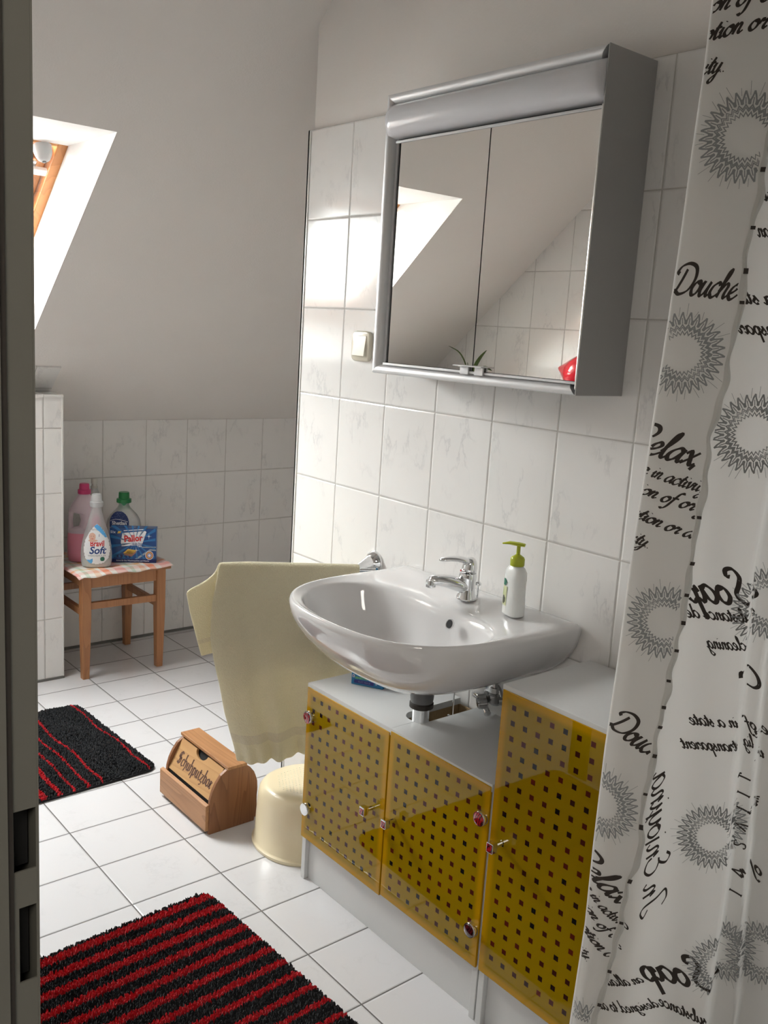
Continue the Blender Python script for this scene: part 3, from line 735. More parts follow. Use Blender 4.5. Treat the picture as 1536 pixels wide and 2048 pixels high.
for s_, z in ((0.965, ZR-0.035), (0.92, ZR-0.065), (0.85, ZR-0.095), (0.73, ZR-0.122), (0.55, ZR-0.140), (0.35, ZR-0.149), (0.15, ZR-0.154)):
    put(scl(B0, s_, (-0.285, 1.17)), z)
b = MB(); b.loft(rings[:], 0, True, True)
sink = thing('washbasin', (-0.24, YC, 0.64), 'white ceramic washbasin mounted on the tiled wall', 'washbasin')
bo = b.build('basin', 'ceramic', sink, smooth=True, subsurf=1)
for pgn in bo.data.polygons: pgn.use_smooth = True
# overflow hole on the back wall of the bowl
b = MB(); oc = Vector((-0.184, 1.104, ZR-0.034)); od = Vector((-0.92, 0.1, 0.35)).normalized()
b.lathe([(0.0065, -0.004), (0.0105, 0.0), (0.0115, 0.0015), (0.0125, 0.0008), (0.0125, -0.002)], oc+od*0.002, n=24, axis=od); b.build('overflow_ring', 'ceramic', sink, smooth=True)
b = MB(); b.lathe([(0.0095, 0.0), (0.0095, 0.0012)], oc+od*0.0022, n=24, axis=od); b.build('overflow_hole', 'dark', sink)
b = MB(); b.lathe([(0.030, 0), (0.032, 0.003), (0.026, 0.005), (0.022, 0.004)], (-0.285, 1.17, ZR-0.155), n=28); b.build('drain_plug', 'chrome', sink, smooth=True)
PX, PY = -0.192, 1.17
b = MB(); b.lathe([(0.031, 0.665), (0.031, 0.640), (0.0275, 0.600), (0.0255, 0.590)], (PX, PY, 0), n=28); b.build('drain_cup', 'grey_plastic', sink, smooth=True)
b = MB(); b.lathe([(0.0255, 0.578), (0.0285, 0.580), (0.0285, 0.590), (0.0255, 0.593)], (PX, PY, 0), n=28); b.build('union_nut', 'gasket', sink, smooth=True)
b = MB(); b.lathe([(0.021, 0.472), (0.021, 0.580)], (PX, PY, 0), n=28); b.build('waste_pipe', 'chrome', sink, smooth=True)
b = MB(); b.tube([(-0.165, 1.17, 0.640), (-0.14, 1.17, 0.632), (-0.10, 1.168, 0.632)], 0.004, 8); b.tube([(-0.09, 1.167, 0.64), (-0.09, 1.167, 0.530)], 0.0022, 8); b.lathe([(0.003, 0), (0.0045, 0.004), (0.003, 0.008)], (-0.094, 1.172, 0.534), n=10, axis=(-1, 0, 0)); b.build('pull_rod', 'chrome', sink, smooth=True)

# faucet
fa = thing('faucet', (-0.092, 1.150, 0.834), 'chrome single lever mixer tap on the back of the washbasin', 'faucet')
FX, FY, FZ = -0.092, 1.150, 0.834
b = MB(); b.lathe([(0.024, 0), (0.0235, 0.006), (0.0205, 0.012), (0.019, 0.03), (0.0205, 0.045), (0.0215, 0.056), (0.0195, 0.062)], (FX, FY, FZ), n=28)
b.build('tap_body', 'chrome', fa, smooth=True)
sd = Vector((-0.94, 0.34, 0)).normalized()
b = MB()
P = [Vector((FX, FY, FZ+0.026)), Vector((FX, FY, FZ+0.034))+sd*0.022, Vector((FX, FY, FZ+0.043))+sd*0.048, Vector((FX, FY, FZ+0.047))+sd*0.076, Vector((FX, FY, FZ+0.046))+sd*0.100]
b.tube(catmull3(P) if False else P, [0.0215, 0.021, 0.0185, 0.0160, 0.0135], 18, flat_=0.85); b.build('spout', 'chrome', fa, subsurf=1, smooth=True)
b = MB(); b.lathe([(0.0105, 0.048), (0.0118, 0.044), (0.0118, 0.032), (0.0095, 0.030)], Vector((FX, FY, FZ))+sd*0.093, n=20); b.build('aerator', 'chrome', fa, smooth=True)
b = MB()
P = [Vector((FX, FY, FZ+0.058)), Vector((FX+0.004, FY, FZ+0.074)), Vector((FX+0.004, FY, FZ+0.089)), Vector((FX, FY, FZ+0.097))]
b.tube(P, [0.0195, 0.0185, 0.0165, 0.010], 20)
P = [Vector((FX, FY, FZ+0.088)), Vector((FX, FY, FZ+0.095))+sd*0.02, Vector((FX, FY, FZ+0.098))+sd*0.045, Vector((FX, FY, FZ+0.094))+sd*0.078]
b.tube(P, [0.0185, 0.0155, 0.0125, 0.0095], 14, flat_=0.5); b.build('lever', 'chrome', fa, subsurf=1, smooth=True)
b = MB(); b.lathe([(0.0022, 0), (0.0022, 0.002)], Vector((FX, FY, FZ+0.068))+sd*0.0185, n=12, axis=sd); b.build('temperature_mark', flat('red_mark', (0.55, 0.02, 0.02)), fa)
b = MB(); b.tube([(FX+0.030, FY-0.006, FZ-0.002), (FX+0.030, FY-0.006, FZ+0.030)], 0.0025, 10); b.lathe([(0.004, 0), (0.0075, 0.003), (0.0075, 0.007), (0.004, 0.010)], (FX+0.030, FY-0.006, FZ+0.028), n=14); b.build('pull_knob', 'chrome', fa, smooth=True)

# angle valve behind the basin
av = thing('angle_valve', (-0.05, 1.075, 0.60), 'small chrome angle valve with ribbed knob under the washbasin beside the tall cabinet', 'valve')
b = MB(); b.tube([(0.0, 1.03, 0.602), (-0.02, 1.035, 0.602), (-0.05, 1.06, 0.602)], 0.010, 14); b.lathe([(0.012, 0), (0.014, 0.004), (0.014, 0.02), (0.010, 0.024)], (-0.058, 1.067, 0.596), n=8)
b.lathe([(0.006, 0.02), (0.006, 0.066)], (-0.058, 1.067, 0.596), n=12); b.lathe([(0.011, 0), (0.011, 0.012)], (-0.058, 1.067, 0.622), n=6); b.build('valve_body', 'chrome_dull', av, smooth=True)
b = MB()
kn = Vector((-0.82, 0.55, -0.12)).normalized(); kc = Vector((-0.06, 1.069, 0.602))
rr_ = []
for h, r in ((0.012, 0.010), (0.016, 0.0165), (0.034, 0.0155), (0.037, 0.012)):
    u = kn.cross(Vector((0, 0, 1))).normalized(); w = kn.cross(u)
    rr_.append([kc+kn*h+u*math.cos(a)*(r*(1+0.08*math.cos(10*a)))+w*math.sin(a)*(r*(1+0.08*math.cos(10*a))) for a in [2*math.pi*i/60 for i in range(60)]])
b.loft(rr_); b.build('valve_knob', 'chrome_dull', av, smooth=True)
b = MB(); b.lathe([(0.030, 0), (0.028, 0.006), (0.018, 0.010)], (0.0, 1.12, 0.588), n=24, axis=(-1, 0, 0)); b.build('wall_rosette', 'chrome_dull', av, smooth=True)
b = MB(); b.tube([(-0.002, 1.175, 0.566), (-0.012, 1.172, 0.572), (-0.02, 1.160, 0.578), (-0.026, 1.140, 0.577), (-0.034, 1.118, 0.566), (-0.045, 1.095, 0.556)], 0.0085, 14); b.build('curved_pipe', 'chrome', av, smooth=True)

# soap dispenser
sx_, sy2, sz_ = -0.086, 1.008, 0.832
sd_ = thing('soap_dispenser', (sx_, sy2, sz_), 'white liquid soap bottle with lime green pump on the washbasin rim', 'soap dispenser')
rotb = math.radians(-12)
b = MB(); rings = []
for z, a, bb in ((0, .017, .024), (0.003, .0195, .0275), (0.02, .0195, .0285), (0.045, .0190, .0265), (0.07, .0185, .0262), (0.085, .019, .0275), (0.100, .0185, .027), (0.109, .015, .021), (0.113, .0125, .0135), (0.118, .012, .012)):
    rings.append(ering(sx_, sy2, sz_+z, a, bb, 2.6, 32, rotb))
b.loft(rings); b.build('bottle', simple('soap_bottle_plastic', (0.80, 0.81, 0.79), 0.22, coat=0.4, noise=0.01), sd_, smooth=True)
b = MB(); b.lathe([(0.0155, 0.114), (0.016, 0.116), (0.016, 0.129), (0.014, 0.133), (0.008, 0.137), (0.005, 0.139)], (sx_, sy2, sz_), n=28); b.build('pump_collar', 'lime', sd_, smooth=True)
b = MB(); b.lathe([(0.0042, 0.135), (0.0042, 0.158)], (sx_, sy2, sz_), n=16)
pd = Vector((-0.55, 0.83, 0)).normalized()
b.tube([Vector((sx_, sy2, sz_+0.161))-pd*0.014, Vector((sx_, sy2, sz_+0.162)), Vector((sx_, sy2, sz_+0.163))+pd*0.02, Vector((sx_, sy2, sz_+0.160))+pd*0.036], [0.008, 0.0105, 0.0085, 0.004], 16, flat_=0.42); b.build('pump_head', 'lime', sd_, smooth=True)
# soap label on the side turned to the left (+y, -x)
def soap_map(u, v):
    th = math.pi/2+1.02 + u/0.024
    x, y = sup(th, .0195, .0283, 2.6); x *= 1.02; y *= 1.02
    return (sx_+x*math.cos(rotb)-y*math.sin(rotb), sy2+x*math.sin(rotb)+y*math.cos(rotb), sz_+v)
def grid_poly(inside, u0, u1, v0, v1, n, m):
    vs, fs = [], []; idx = {}
    du, dv = (u1-u0)/n, (v1-v0)/m
    for i in range(n):
        for j in range(m):
            cu, cv = u0+(i+.5)*du, v0+(j+.5)*dv
            if inside(cu, cv):
                f = []
                for a, c in ((i, j), (i+1, j), (i+1, j+1), (i, j+1)):
                    if (a, c) not in idx: idx[(a, c)] = len(vs); vs.append((u0+a*du, v0+c*dv))
                    f.append(idx[(a, c)])
                fs.append(tuple(f))
    return vs, fs
pr = Print()
v, f = grid_poly(lambda u, v: True, -0.012, 0.012, 0.022, 0.066, 10, 14); pr.add(v, f, 0)
v, f = grid_poly(lambda u, v: (u/0.0105)**2+((v-0.075)/0.008)**2 < 1, -0.011, 0.011, 0.066, 0.084, 14, 12); pr.add(v, f, 1)
v, f = grid_poly(lambda u, v: ((u-0.003)/0.007)**2+((v-0.035)/0.010)**2 < 1, -0.006, 0.011, 0.024, 0.046, 14, 14); pr.add([(a, c) for a, c in v], f, 2)
v, f = grid_poly(lambda u, v: ((u+0.004)/0.006)**2+((v-0.052)/0.010)**2 < 1, -0.011, 0.003, 0.04, 0.063, 12, 14); pr.add([(a, c) for a, c in v], f, 3)
def soap_map2(u, v): 
    p = Vector(soap_map(u, v)); c = Vector((sx_, sy2, p.z)); return c+(p-c)*1.0
pr.build('label', [flat('pale_green_label', (0.62, 0.66, 0.38)), flat('dark_green_label', (0.02, 0.16, 0.10)), flat('olive_black', (0.05, 0.06, 0.03)), flat('leaf_green', (0.30, 0.40, 0.08))], soap_map2, sd_)

# blue tissue pack on the cabinet
tp = thing('tissue_box', (-0.14, 1.40, 0.546), 'flat blue tissue box lying on the low cabinet', 'tissue box')
bx0 = Vector((-0.193, 1.436, 0.546)); bx1 = Vector((-0.150, 1.360, 0.546))
ed = (bx1-bx0).normalized(); edn = Vector((-ed.y, ed.x, 0)); Ls = (bx1-bx0).length
Wd = 0.105; Ht = 0.038
cen = bx0+ed*Ls/2+edn*Wd/2+Vector((0, 0, Ht/2+0.0003))
b = MB(); b.obox(cen, ed*Ls/2, edn*Wd/2, (0, 0, Ht/2)); b.build('carton', simple('blue_carton', (0.012, 0.19, 0.42), 0.35, coat=0.3, noise=0.03), tp, bevel=0.0012)
pr = Print()
pr.poly([(0.008, 0.005), (0.062, 0.005), (0.062, 0.014), (0.008, 0.014)], 0)
pr.text('SOFT TISSUE', 0.036, 0.0093, 0.006, 1)
pr.text('SENSITIVE', 0.027, 0.019, 0.0075, 2, bold=0.0002)
pr.poly([(0.003, 0.019), (0.009, 0.019), (0.009, 0.026), (0.003, 0.026)], 3)
pr.poly([(0.0045, 0.0205), (0.0075, 0.0205), (0.0075, 0.0245), (0.0045, 0.0245)], 0)
v, f = grid_poly(lambda u, v: (u-0.0685)**2+(v-0.0105)**2 < 0.0024**2, 0.065, 0.072, 0.0075, 0.0135, 10, 10); pr.add(v, f, 1)
pr.build('carton_print', [flat('print_violet', (0.03, 0.03, 0.22)), flat('print_pale', (0.35, 0.42, 0.62)), flat('print_green', (0.25, 0.62, 0.12)), flat('print_white', (0.8, 0.82, 0.85))],
         lambda u, v: bx0+ed*u+Vector((0, 0, v+0.0003))-edn*0.0005, tp)

# ------------------------------------------------------------------ mirror cabinet
mc = thing('mirror_cabinet', (-0.07, 1.16, 1.335), 'silver mirror cabinet with two mirrored doors and lamp on the tiled wall', 'mirror cabinet')
Y0, Y1, Z0, Z1 = 0.842, 1.482, 1.334, 1.979
XFc = -0.149
b = MB(); b.box((-0.149, Y0, Z0), (0.0, Y0+0.003, Z1)); b.box((-0.128, Y1-0.004, Z0+0.001), (0.0, Y1-0.0003, Z1-0.001)); b.box((-0.119, Y0+0.003, Z0+0.0005), (-0.001, Y1-0.001, Z1-0.0005))
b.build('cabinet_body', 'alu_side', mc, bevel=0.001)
def profile_bar(P0, P1, prof, inward):
    """aluminium frame bar: prof list of (inward offset, x)"""
    b = MB(); rings = []
    for P, mi_ in ((P0, 1), (P1, -1)):
        along = (Vector(P1)-Vector(P0)).normalized()
        rings.append([Vector((x, P[1], P[2]))+Vector(inward)*d+along*(d*mi_) for d, x in prof])
    b.loft(rings); return b
pf = [(0, -0.120), (0, -0.142), (0.002, -0.148), (0.006, -0.149), (0.014, -0.146), (0.020, -0.139), (0.022, -0.130), (0.030, -0.130), (0.030, -0.120)]
pft = [(0, -0.120), (0, -0.142), (0.002, -0.148), (0.006, -0.149), (0.014, -0.147), (0.021, -0.140), (0.024, -0.128), (0.024, -0.120)]
profile_bar((0, Y1, Z0), (0, Y1, Z1), pf, (0, -1, 0)).build('frame_profile', 'alu', mc, smooth=True)
profile_bar((0, Y0+0.0032, Z0), (0, Y1, Z0), pft, (0, 0, 1)).build('frame_profile', 'alu', mc, smooth=True)
profile_bar((0, Y0+0.0032, Z1), (0, Y1, Z1), pft, (0, 0, -1)).build('frame_profile', 'alu', mc, smooth=True)
b = MB(); b.tube([(-0.1462, Y0+0.0034, Z0+0.012), (-0.1462, Y0+0.0034, 1.874)], 0.0034, 16); b.build('edge_strip', simple('bright_edge', (0.92, 0.92, 0.92), 0.16, metal=1.0, noise=0.01), mc, bevel=0.0006)
# black recess
b = MB(); b.box((-0.126, Y0+0.004, Z0+0.022), (-0.121, Y1-0.022, Z1-0.02)); b.build('recess', 'black', mc)
# lamp diffuser
b = MB(); rings = []
zc = 1.919
for y, s_ in ((Y1-0.008, 0.80), (Y1-0.012, 0.93), (Y1-0.03, 1.0), (Y0+0.04, 1.0), (Y0+0.018, 0.93), (Y0+0.008, 0.80), (Y0+0.004, 0.6)):
    ring = []
    for i in range(17):
        a = -math.pi/2+math.pi*i/16
        ring.append((-0.128-0.036*math.cos(a)*s_, y, zc+0.040*math.sin(a)))
    rings.append(ring)
b.loft(rings, 0, True, True, closed=True); b.build('lamp_diffuser', 'diffuser', mc, smooth=True, angle=60)
# rails
for za in (1.867, 1.3555):
    b = MB(); b.box((-0.146, Y0+0.006, za), (-0.139, Y1-0.038, za+0.0055)); b.build('sliding_rail', 'alu', mc, bevel=0.0008)
def mdoor(y0, y1):
    b = MB(); b.box((-0.1425, y0, 1.362), (-0.139, y1, 1.8665)); d = b.build('mirror_door', 'mirror', mc)
    b = MB(); b.box((-0.1390, y0, 1.360), (-0.132, y1, 1.868)); b.build('door_backing', 'black', d)
    return d
dl = mdoor(1.1395, 1.428); drr = mdoor(0.8490, 1.1365)
for yy, d in ((1.157, dl), (1.112, drr)):
    b = MB(); b.box((-0.1500, yy-0.013, 1.3535), (-0.1455, yy+0.013, 1.3720)); b.box((-0.163, yy-0.020, 1.3705), (-0.1430, yy+0.024, 1.3730)); b.build('grip', 'alu', d, bevel=0.0008)

# light switch
sw = thing('light_switch', (0, 1.708, 1.39), 'cream rocker light switch on the tiles beside the mirror cabinet', 'light switch')
b = MB(); rings = []
for x, s_ in ((0.0, 0.97), (-0.006, 1.0), (-0.010, 0.95), (-0.011, 0.90)):
    rings.append([(x, 1.708+p[0], 1.392+p[1]) for p in [sup(2*math.pi*i/40, 0.0415*s_, 0.0415*s_, 5.5) for i in range(40)]])
b.loft(rings); b.build('cover_plate', 'cream_plastic', sw, smooth=True, angle=50)
b = MB()
yA, yB, zA, zB = 1.708-0.0275, 1.708+0.0275, 1.392-0.0275, 1.392+0.0285
b.add([(-0.010, yA, zA), (-0.010, yB, zA), (-0.010, yB, zB), (-0.010, yA, zB), (-0.0185, yA+.001, zA+.001), (-0.0185, yB-.001, zA+.001), (-0.0125, yB-.001, zB), (-0.0125, yA+.001, zB)],
      [(0,1,2,3),(7,6,5,4),(0,4,5,1),(1,5,6,2),(2,6,7,3),(3,7,4,0)]); b.build('rocker', 'cream_plastic', sw, bevel=0.0015)

# ------------------------------------------------------------------ towel rail and towel
BV = Vector((-0.852, 0.524, 0)); BN = Vector((-0.524, -0.852, 0))     # along the rail, and towards the viewer
PB = Vector((-0.071, 1.589, 0.796)) - BV*0.08                          # rail axis origin
tr_ = thing('towel_rail', (0, 1.60, 0.80), 'chrome swivel towel rail on the wall left of the washbasin', 'towel rail')
b = MB(); b.lathe([(0.034, 0), (0.034, 0.004), (0.030, 0.012), (0.022, 0.022), (0.012, 0.028), (0.004, 0.030)], (0, 1.602, 0.806), n=32, axis=(-1, 0, 0))
b.tube([Vector((-0.012, 1.604, 0.806)), Vector((-0.035, 1.598, 0.803)), Vector((-0.055, 1.594, 0.800)), Vector((-0.075, 1.592, 0.797))], [0.024, 0.019, 0.014, 0.010], 20)
b.build('wall_mount', 'chrome', tr_, smooth=True)
for k, (dz, ang) in enumerate(((0.0, 0.0), (-0.010, -0.05))):
    b = MB(); d = Matrix.Rotation(ang, 3, 'Z') @ BV
    b.tube([PB+BV*0.03+Vector((0, 0, dz)), PB+BV*0.03+d*0.40+Vector((0, 0, dz))], 0.0058, 14); b.build('rail_arm', 'chrome', tr_, smooth=True)
tw = thing('towel', tuple(PB+BV*0.25+Vector((0, 0, -0.5))), 'pale yellow terry towel hanging over the towel rail', 'towel')
def lerp_tab(tab, x):
    if x <= tab[0][0]: return tab[0][1]
    for (a, va), (c, vc) in zip(tab, tab[1:]):
        if x <= c:
            t = (x-a)/(c-a); t = t*t*(3-2*t) if False else t
            return va+(vc-va)*t
    return tab[-1][1]
LEFT = [(0.235, .384), (0.28, .394), (0.38, .423), (0.47, .441), (0.53, .456), (0.60, .468), (0.69, .466), (0.79, .452), (0.82, .447)]
def towel_pt(s_, v):
    """s_: 0 right .. 1 left edge; v: metres over the rail; v<0 behind, v>0 in front"""
    rb = 0.013; zt2 = 0.796
    if v >= 0:       # front panel
        z = zt2-max(0, v-rb*1.57)
        if v < rb*1.57:
            a = v/rb; z = zt2+rb*math.cos(a); n_ = rb*math.sin(a)
        else: n_ = rb
        S_ = 0.075+(lerp_tab(LEFT, z)-0.075)*s_
        k = min(1, max(0, (zt2-z)/0.5))
        n_ += 0.016*k*math.sin(s_*9.0+1.0)+0.010*k*k*math.sin(s_*21+2)+0.006*math.sin(s_*34)*k*k
        # the lower border gathers a bit
        if z < 0.34: n_ += 0.009*math.sin(s_*52)*(0.34-z)/0.1
        z += 0.030*(1-s_)*k
        if s_ > 0.9: n_ -= (s_-0.9)*0.10*k
    else:
        a = -v
        if a < rb*1.57:
            q = a/rb; z = zt2+rb*math.cos(q); n_ = -rb*math.sin(q)
        else: z = zt2-(a-rb*1.57); n_ = -rb
        k = min(1, a/0.04)
        Lb = 0.450+k*lerp_tab([(0.53, .035), (0.60, .052), (0.70, .075), (0.76, .085), (0.80, .02)], z)
        S_ = 0.075+(Lb-0.075)*s_
        kk = min(1, max(0, (zt2-z)/0.25))
        n_ += -0.010*kk + 0.010*kk*math.sin(s_*12)
        if s_ > 0.8: z -= (s_-0.8)*0.20*(1-kk*0.6)*k; n_ += (s_-0.8)*0.06
    return PB+BV*S_+BN*n_+Vector((0, 0, z-0.796))+Vector((0, 0, 0.0))
NS, NV = 70, 130
b = MB(); vs = []; VV = [-0.26+ (0.26+0.575)*j/NV for j in range(NV+1)]
for j in range(NV+1):
    for i in range(NS+1):
        vs.append(towel_pt(i/NS, VV[j]))
fs, mi = [], []
for j in range(NV):
    for i in range(NS): fs.append((j*(NS+1)+i, j*(NS+1)+i+1, (j+1)*(NS+1)+i+1, (j+1)*(NS+1)+i))
b.add(vs, fs)
b.m = [1 if (0.488 < VV[k//NS]+0.0 < 0.512 or -0.225 < VV[k//NS] < -0.21) else 0 for k in range(len(b.f))]
o = b.build('terry_cloth', ['towel', 'towel_band'], tw, smooth=True)
sm = o.modifiers.new('thickness', 'SOLIDIFY'); sm.thickness = 0.007; sm.offset = 0
sb = o.modifiers.new('smooth', 'SUBSURF'); sb.levels = 1; sb.render_levels = 1
for pgn in o.data.polygons: pgn.use_smooth = True

# ------------------------------------------------------------------ shoe polish box
SB = thing('shoe_polish_box', (-0.30, 1.94, 0), 'pine shoe cleaning box with lettered lid standing on the floor', 'wooden box')
SB.rotation_euler = (0, 0, 0)
bx_ = -0.30; yA, yB = 1.812, 2.082
prof = [(-0.228, 0.0), (-0.222, 0.06), (-0.219, 0.10), (-0.221, 0.125), (-0.229, 0.148), (-0.243, 0.166), (-0.258, 0.180), (-0.268, 0.186),
        (-0.322, 0.186), (-0.343, 0.172), (-0.358, 0.152), (-0.369, 0.130), (-0.376, 0.105), (-0.3775, 0.085), (-0.3775, 0.0)]
for ya in (yA, yB-0.011):
    b = MB(); b.prism(prof[::-1], 'y', ya, ya+0.011); b.build('side_panel', 'pine_side', SB, bevel=0.001)
b = MB(); b.obox((-0.2935, (yA+yB)/2, 0.1905), (0.0315, 0, 0), (0, (yB-yA)/2+0.007, 0), (0, 0, 0.0045)); b.build('top_board', 'pine', SB, bevel=0.001)
b = MB(); b.prism([(-0.2235, 0.004), (-0.2185+0.006, 0.004), (-0.2145, 0.10), (-0.217, 0.125), (-0.226, 0.15), (-0.24, 0.168), (-0.265, 0.185), (-0.275, 0.180), (-0.245, 0.158), (-0.233, 0.14), (-0.229, 0.12), (-0.228, 0.10)], 'y', yA+0.011, yB-0.011); b.build('back_board', 'pine_side', SB)
b = MB(); b.box((-0.372, yA+0.011, 0.006), (-0.23, yB-0.011, 0.014)); b.build('bottom_board', 'pine', SB)
# drawer board
b = MB(); b.add([(-0.3775, yA+0.002, 0.012), (-0.3775, yB+0.015, 0.012), (-0.3775, yB+0.015, 0.092), (-0.3775, yA+0.002, 0.092),
                 (-0.3885, yA+0.002, 0.012), (-0.3885, yB+0.015, 0.012), (-0.3885, yB+0.015, 0.089), (-0.3885, yA+0.002, 0.089)],
      [(0,1,2,3),(7,6,5,4),(0,4,5,1),(1,5,6,2),(2,6,7,3),(3,7,4,0)]); b.build('drawer_front', 'pine', SB, bevel=0.0015)
b = MB(); b.box((-0.372, yA+0.012, 0.085), (-0.362, yB-0.012, 0.100)); b.build('dark_gap', 'dark', SB)
# lid with finger scoop
L0 = Vector((-0.3735, 0, 0.099)); L1 = Vector((-0.328, 0, 0.184)); LU = (L1-L0).normalized(); LN = Vector((-LU.z, 0, LU.x)); LH = (L1-L0).length
def lidp(u, v, off=0.0): return Vector((0, yB-0.0125-u, 0))+L0+LU*v+LN*off
LW = yB-yA-0.025
b = MB(); out = [(0, 0), (LW, 0), (LW, LH)]
for i in range(13): a = math.pi*i/12; out.append((LW*0.50+0.033*math.cos(a), LH-0.020*math.sin(a)))
out.append((0, LH)); n = len(out)
b.add([lidp(u, v, 0.0) for u, v in out]+[lidp(u, v, -0.008) for u, v in out], [tuple(range(n)), tuple(range(n, 2*n))[::-1]]+[(i, n+i, n+(i+1) % n, (i+1) % n) for i in range(n)])
lid = b.build('lid', 'pine_panel', SB)
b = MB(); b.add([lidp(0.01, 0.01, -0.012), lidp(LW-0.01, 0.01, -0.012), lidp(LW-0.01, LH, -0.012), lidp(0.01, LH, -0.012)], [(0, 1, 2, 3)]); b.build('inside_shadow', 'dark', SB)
# blackletter strokes; x-height 1
BL = {
 'S': ([[(1.0,1.55),(.6,1.75),(.25,1.5),(.2,1.15),(.85,.85),(.9,.4),(.6,.05),(.1,.25)],[(.12,1.05),(.95,.75)],[(.55,1.6),(.5,.2)]], 1.2),
 'c': ([[(.55,.85),(.4,1),(.12,.8),(.12,.2),(.35,0),(.6,.18)]], .68),
 'h': ([[(.12,1.8),(.12,.1)],[(.0,1.6),(.3,1.8)],[(.15,.75),(.45,1),(.62,.8),(.62,.2),(.45,-.35)]], .85),
 'u': ([[(.0,.9),(.14,1),(.14,.2),(.35,0),(.6,.2)],[(.6,1),(.6,.2),(.78,.0)]], .88),
 'p': ([[(.02,.85),(.16,1.05),(.16,-.55)],[(.18,.8),(.45,1),(.65,.8),(.65,.2),(.42,0),(.18,.18)]], .85),
 't': ([[(.2,1.35),(.2,.2),(.38,0),(.55,.15)],[(0,.95),(.5,1.0)]], .58),
 'z': ([[(.05,.88),(.6,.98),(.12,.06),(.62,.0),(.5,-.35),(.2,-.45)]], .72),
 'b': ([[(.05,1.6),(.18,1.8),(.18,.2),(.42,0),(.65,.2),(.65,.8),(.45,1),(.2,.8)]], .85),
 'o': ([[(.4,1),(.13,.8),(.13,.2),(.4,0),(.67,.2),(.67,.8),(.4,1)]], .82),
 'x': ([[(.05,.9),(.25,1),(.3,.2),(.5,0),(.65,.12)],[(.65,.95),(.3,.55),(.02,.0)],[(.05,.5),(.5,.55)]], .72)}
pr = Print(); x = 0; xh = 0.0215
for ch in 'Schuhputzbox':
    st, adv = BL[ch]
    for s_ in st:
        v, f = nib([((x+p[0])*xh, p[1]*xh) for p in s_], 0.0020, 0.0072, math.radians(38), smooth=False)
        pr.add(v, f)
    x += adv
Wt = x*xh; kx = 0.206/Wt
pr.v = [(0.022+a*kx, 0.0270+c*1.0) for a, c in pr.v]
o = pr.build('lettering', 'ink_brown', lambda u, v: lidp(u, v, 0.0004), lid)
SB.rotation_euler = (0, 0, 0)

# ------------------------------------------------------------------ plastic step stool
ps = thing('step_stool', (-0.165, 1.655, 0), 'round cream plastic step stool beside the low cabinet', 'step stool')
PCX, PCY = -0.168, 1.648
b = MB(); rings = []
for z, a in ((0.0, .139), (0.004, .141), (0.010, .141), (0.013, .137), (0.016, .1345), (0.09, .1315), (0.140, .1285), (0.160, .125), (0.171, .118), (0.178, .107), (0.1802, .095)):
    rings.append(ering(PCX, PCY, z, a*1.0, a, 2.15, 64))
rings.append(ering(PCX, PCY, 0.1806, 0.05, 0.05, 2.1, 64))
b.loft(rings); so = b.build('shell', 'stool_plastic', ps, smooth=True, angle=50)
b = MB()
for i in range(-8, 9):
    for j in range(-8, 9):
        px, py = i*0.0105+(j % 2)*0.0052, j*0.0092
        if px*px+py*py < 0.082**2:
            b.lathe([(0.0019, 0.1790), (0.0016, 0.1812), (0.0006, 0.1816)], (PCX+px, PCY+py, 0), n=8)
b.build('anti_slip_nubs', 'stool_dot', ps, smooth=True)

# ------------------------------------------------------------------ wooden stool with cloth and bottles
ws = thing('wooden_stool', (-0.07, 3.25, 0), 'orange pine stool standing in front of the low tiled wall', 'stool')
lx = (-0.2225+0.0175, 0.088-0.0), ; 
legs = [(-0.206, 3.121), (0.106, 3.109), (0.108, 3.424), (-0.204, 3.428)]
for (x, y) in legs:
    b = MB(); b.loft([[(x-.0135, y-.0135, 0), (x+.0135, y-.0135, 0), (x+.0135, y+.0135, 0), (x-.0135, y+.0135, 0)], [(x-.0185, y-.0185, .25), (x+.0185, y-.0185, .25), (x+.0185, y+.0185, .25), (x-.0185, y+.0185, .25)], [(x-.0185, y-.0185, .425), (x+.0185, y-.0185, .425), (x+.0185, y+.0185, .425), (x-.0185, y+.0185, .425)]])
    b.build('leg', 'stool_wood', ws, bevel=0.002)
for k, (zc, hh, nm) in enumerate(((0.398, 0.024, 'apron'), (0.300, 0.014, 'stretcher'))):
    zz = [zc, zc]
    for i in range(4):
        (xa, ya), (xb_, yb_) = legs[i], legs[(i+1) % 4]
        zl = zc-(0.030 if (k == 1 and i % 2 == 1) else 0)
        d = Vector((xb_-xa, yb_-ya, 0)); L = d.length; d.normalize(); nn = Vector((-d.y, d.x, 0))
        b = MB(); b.obox(Vector(((xa+xb_)/2, (ya+yb_)/2, zl)), d*(L/2-0.0185), nn*0.009, (0, 0, hh)); b.build(nm, 'stool_wood', ws, bevel=0.0015)
b = MB(); b.box((-0.248, 3.072, 0.4255), (0.140, 3.452, 0.440)); b.build('seat', wood_mat('orange_pine_seat', (0.40, 0.18, 0.07), (0.28, 0.11, 0.045), 'X', 0.8), ws, bevel=0.004)
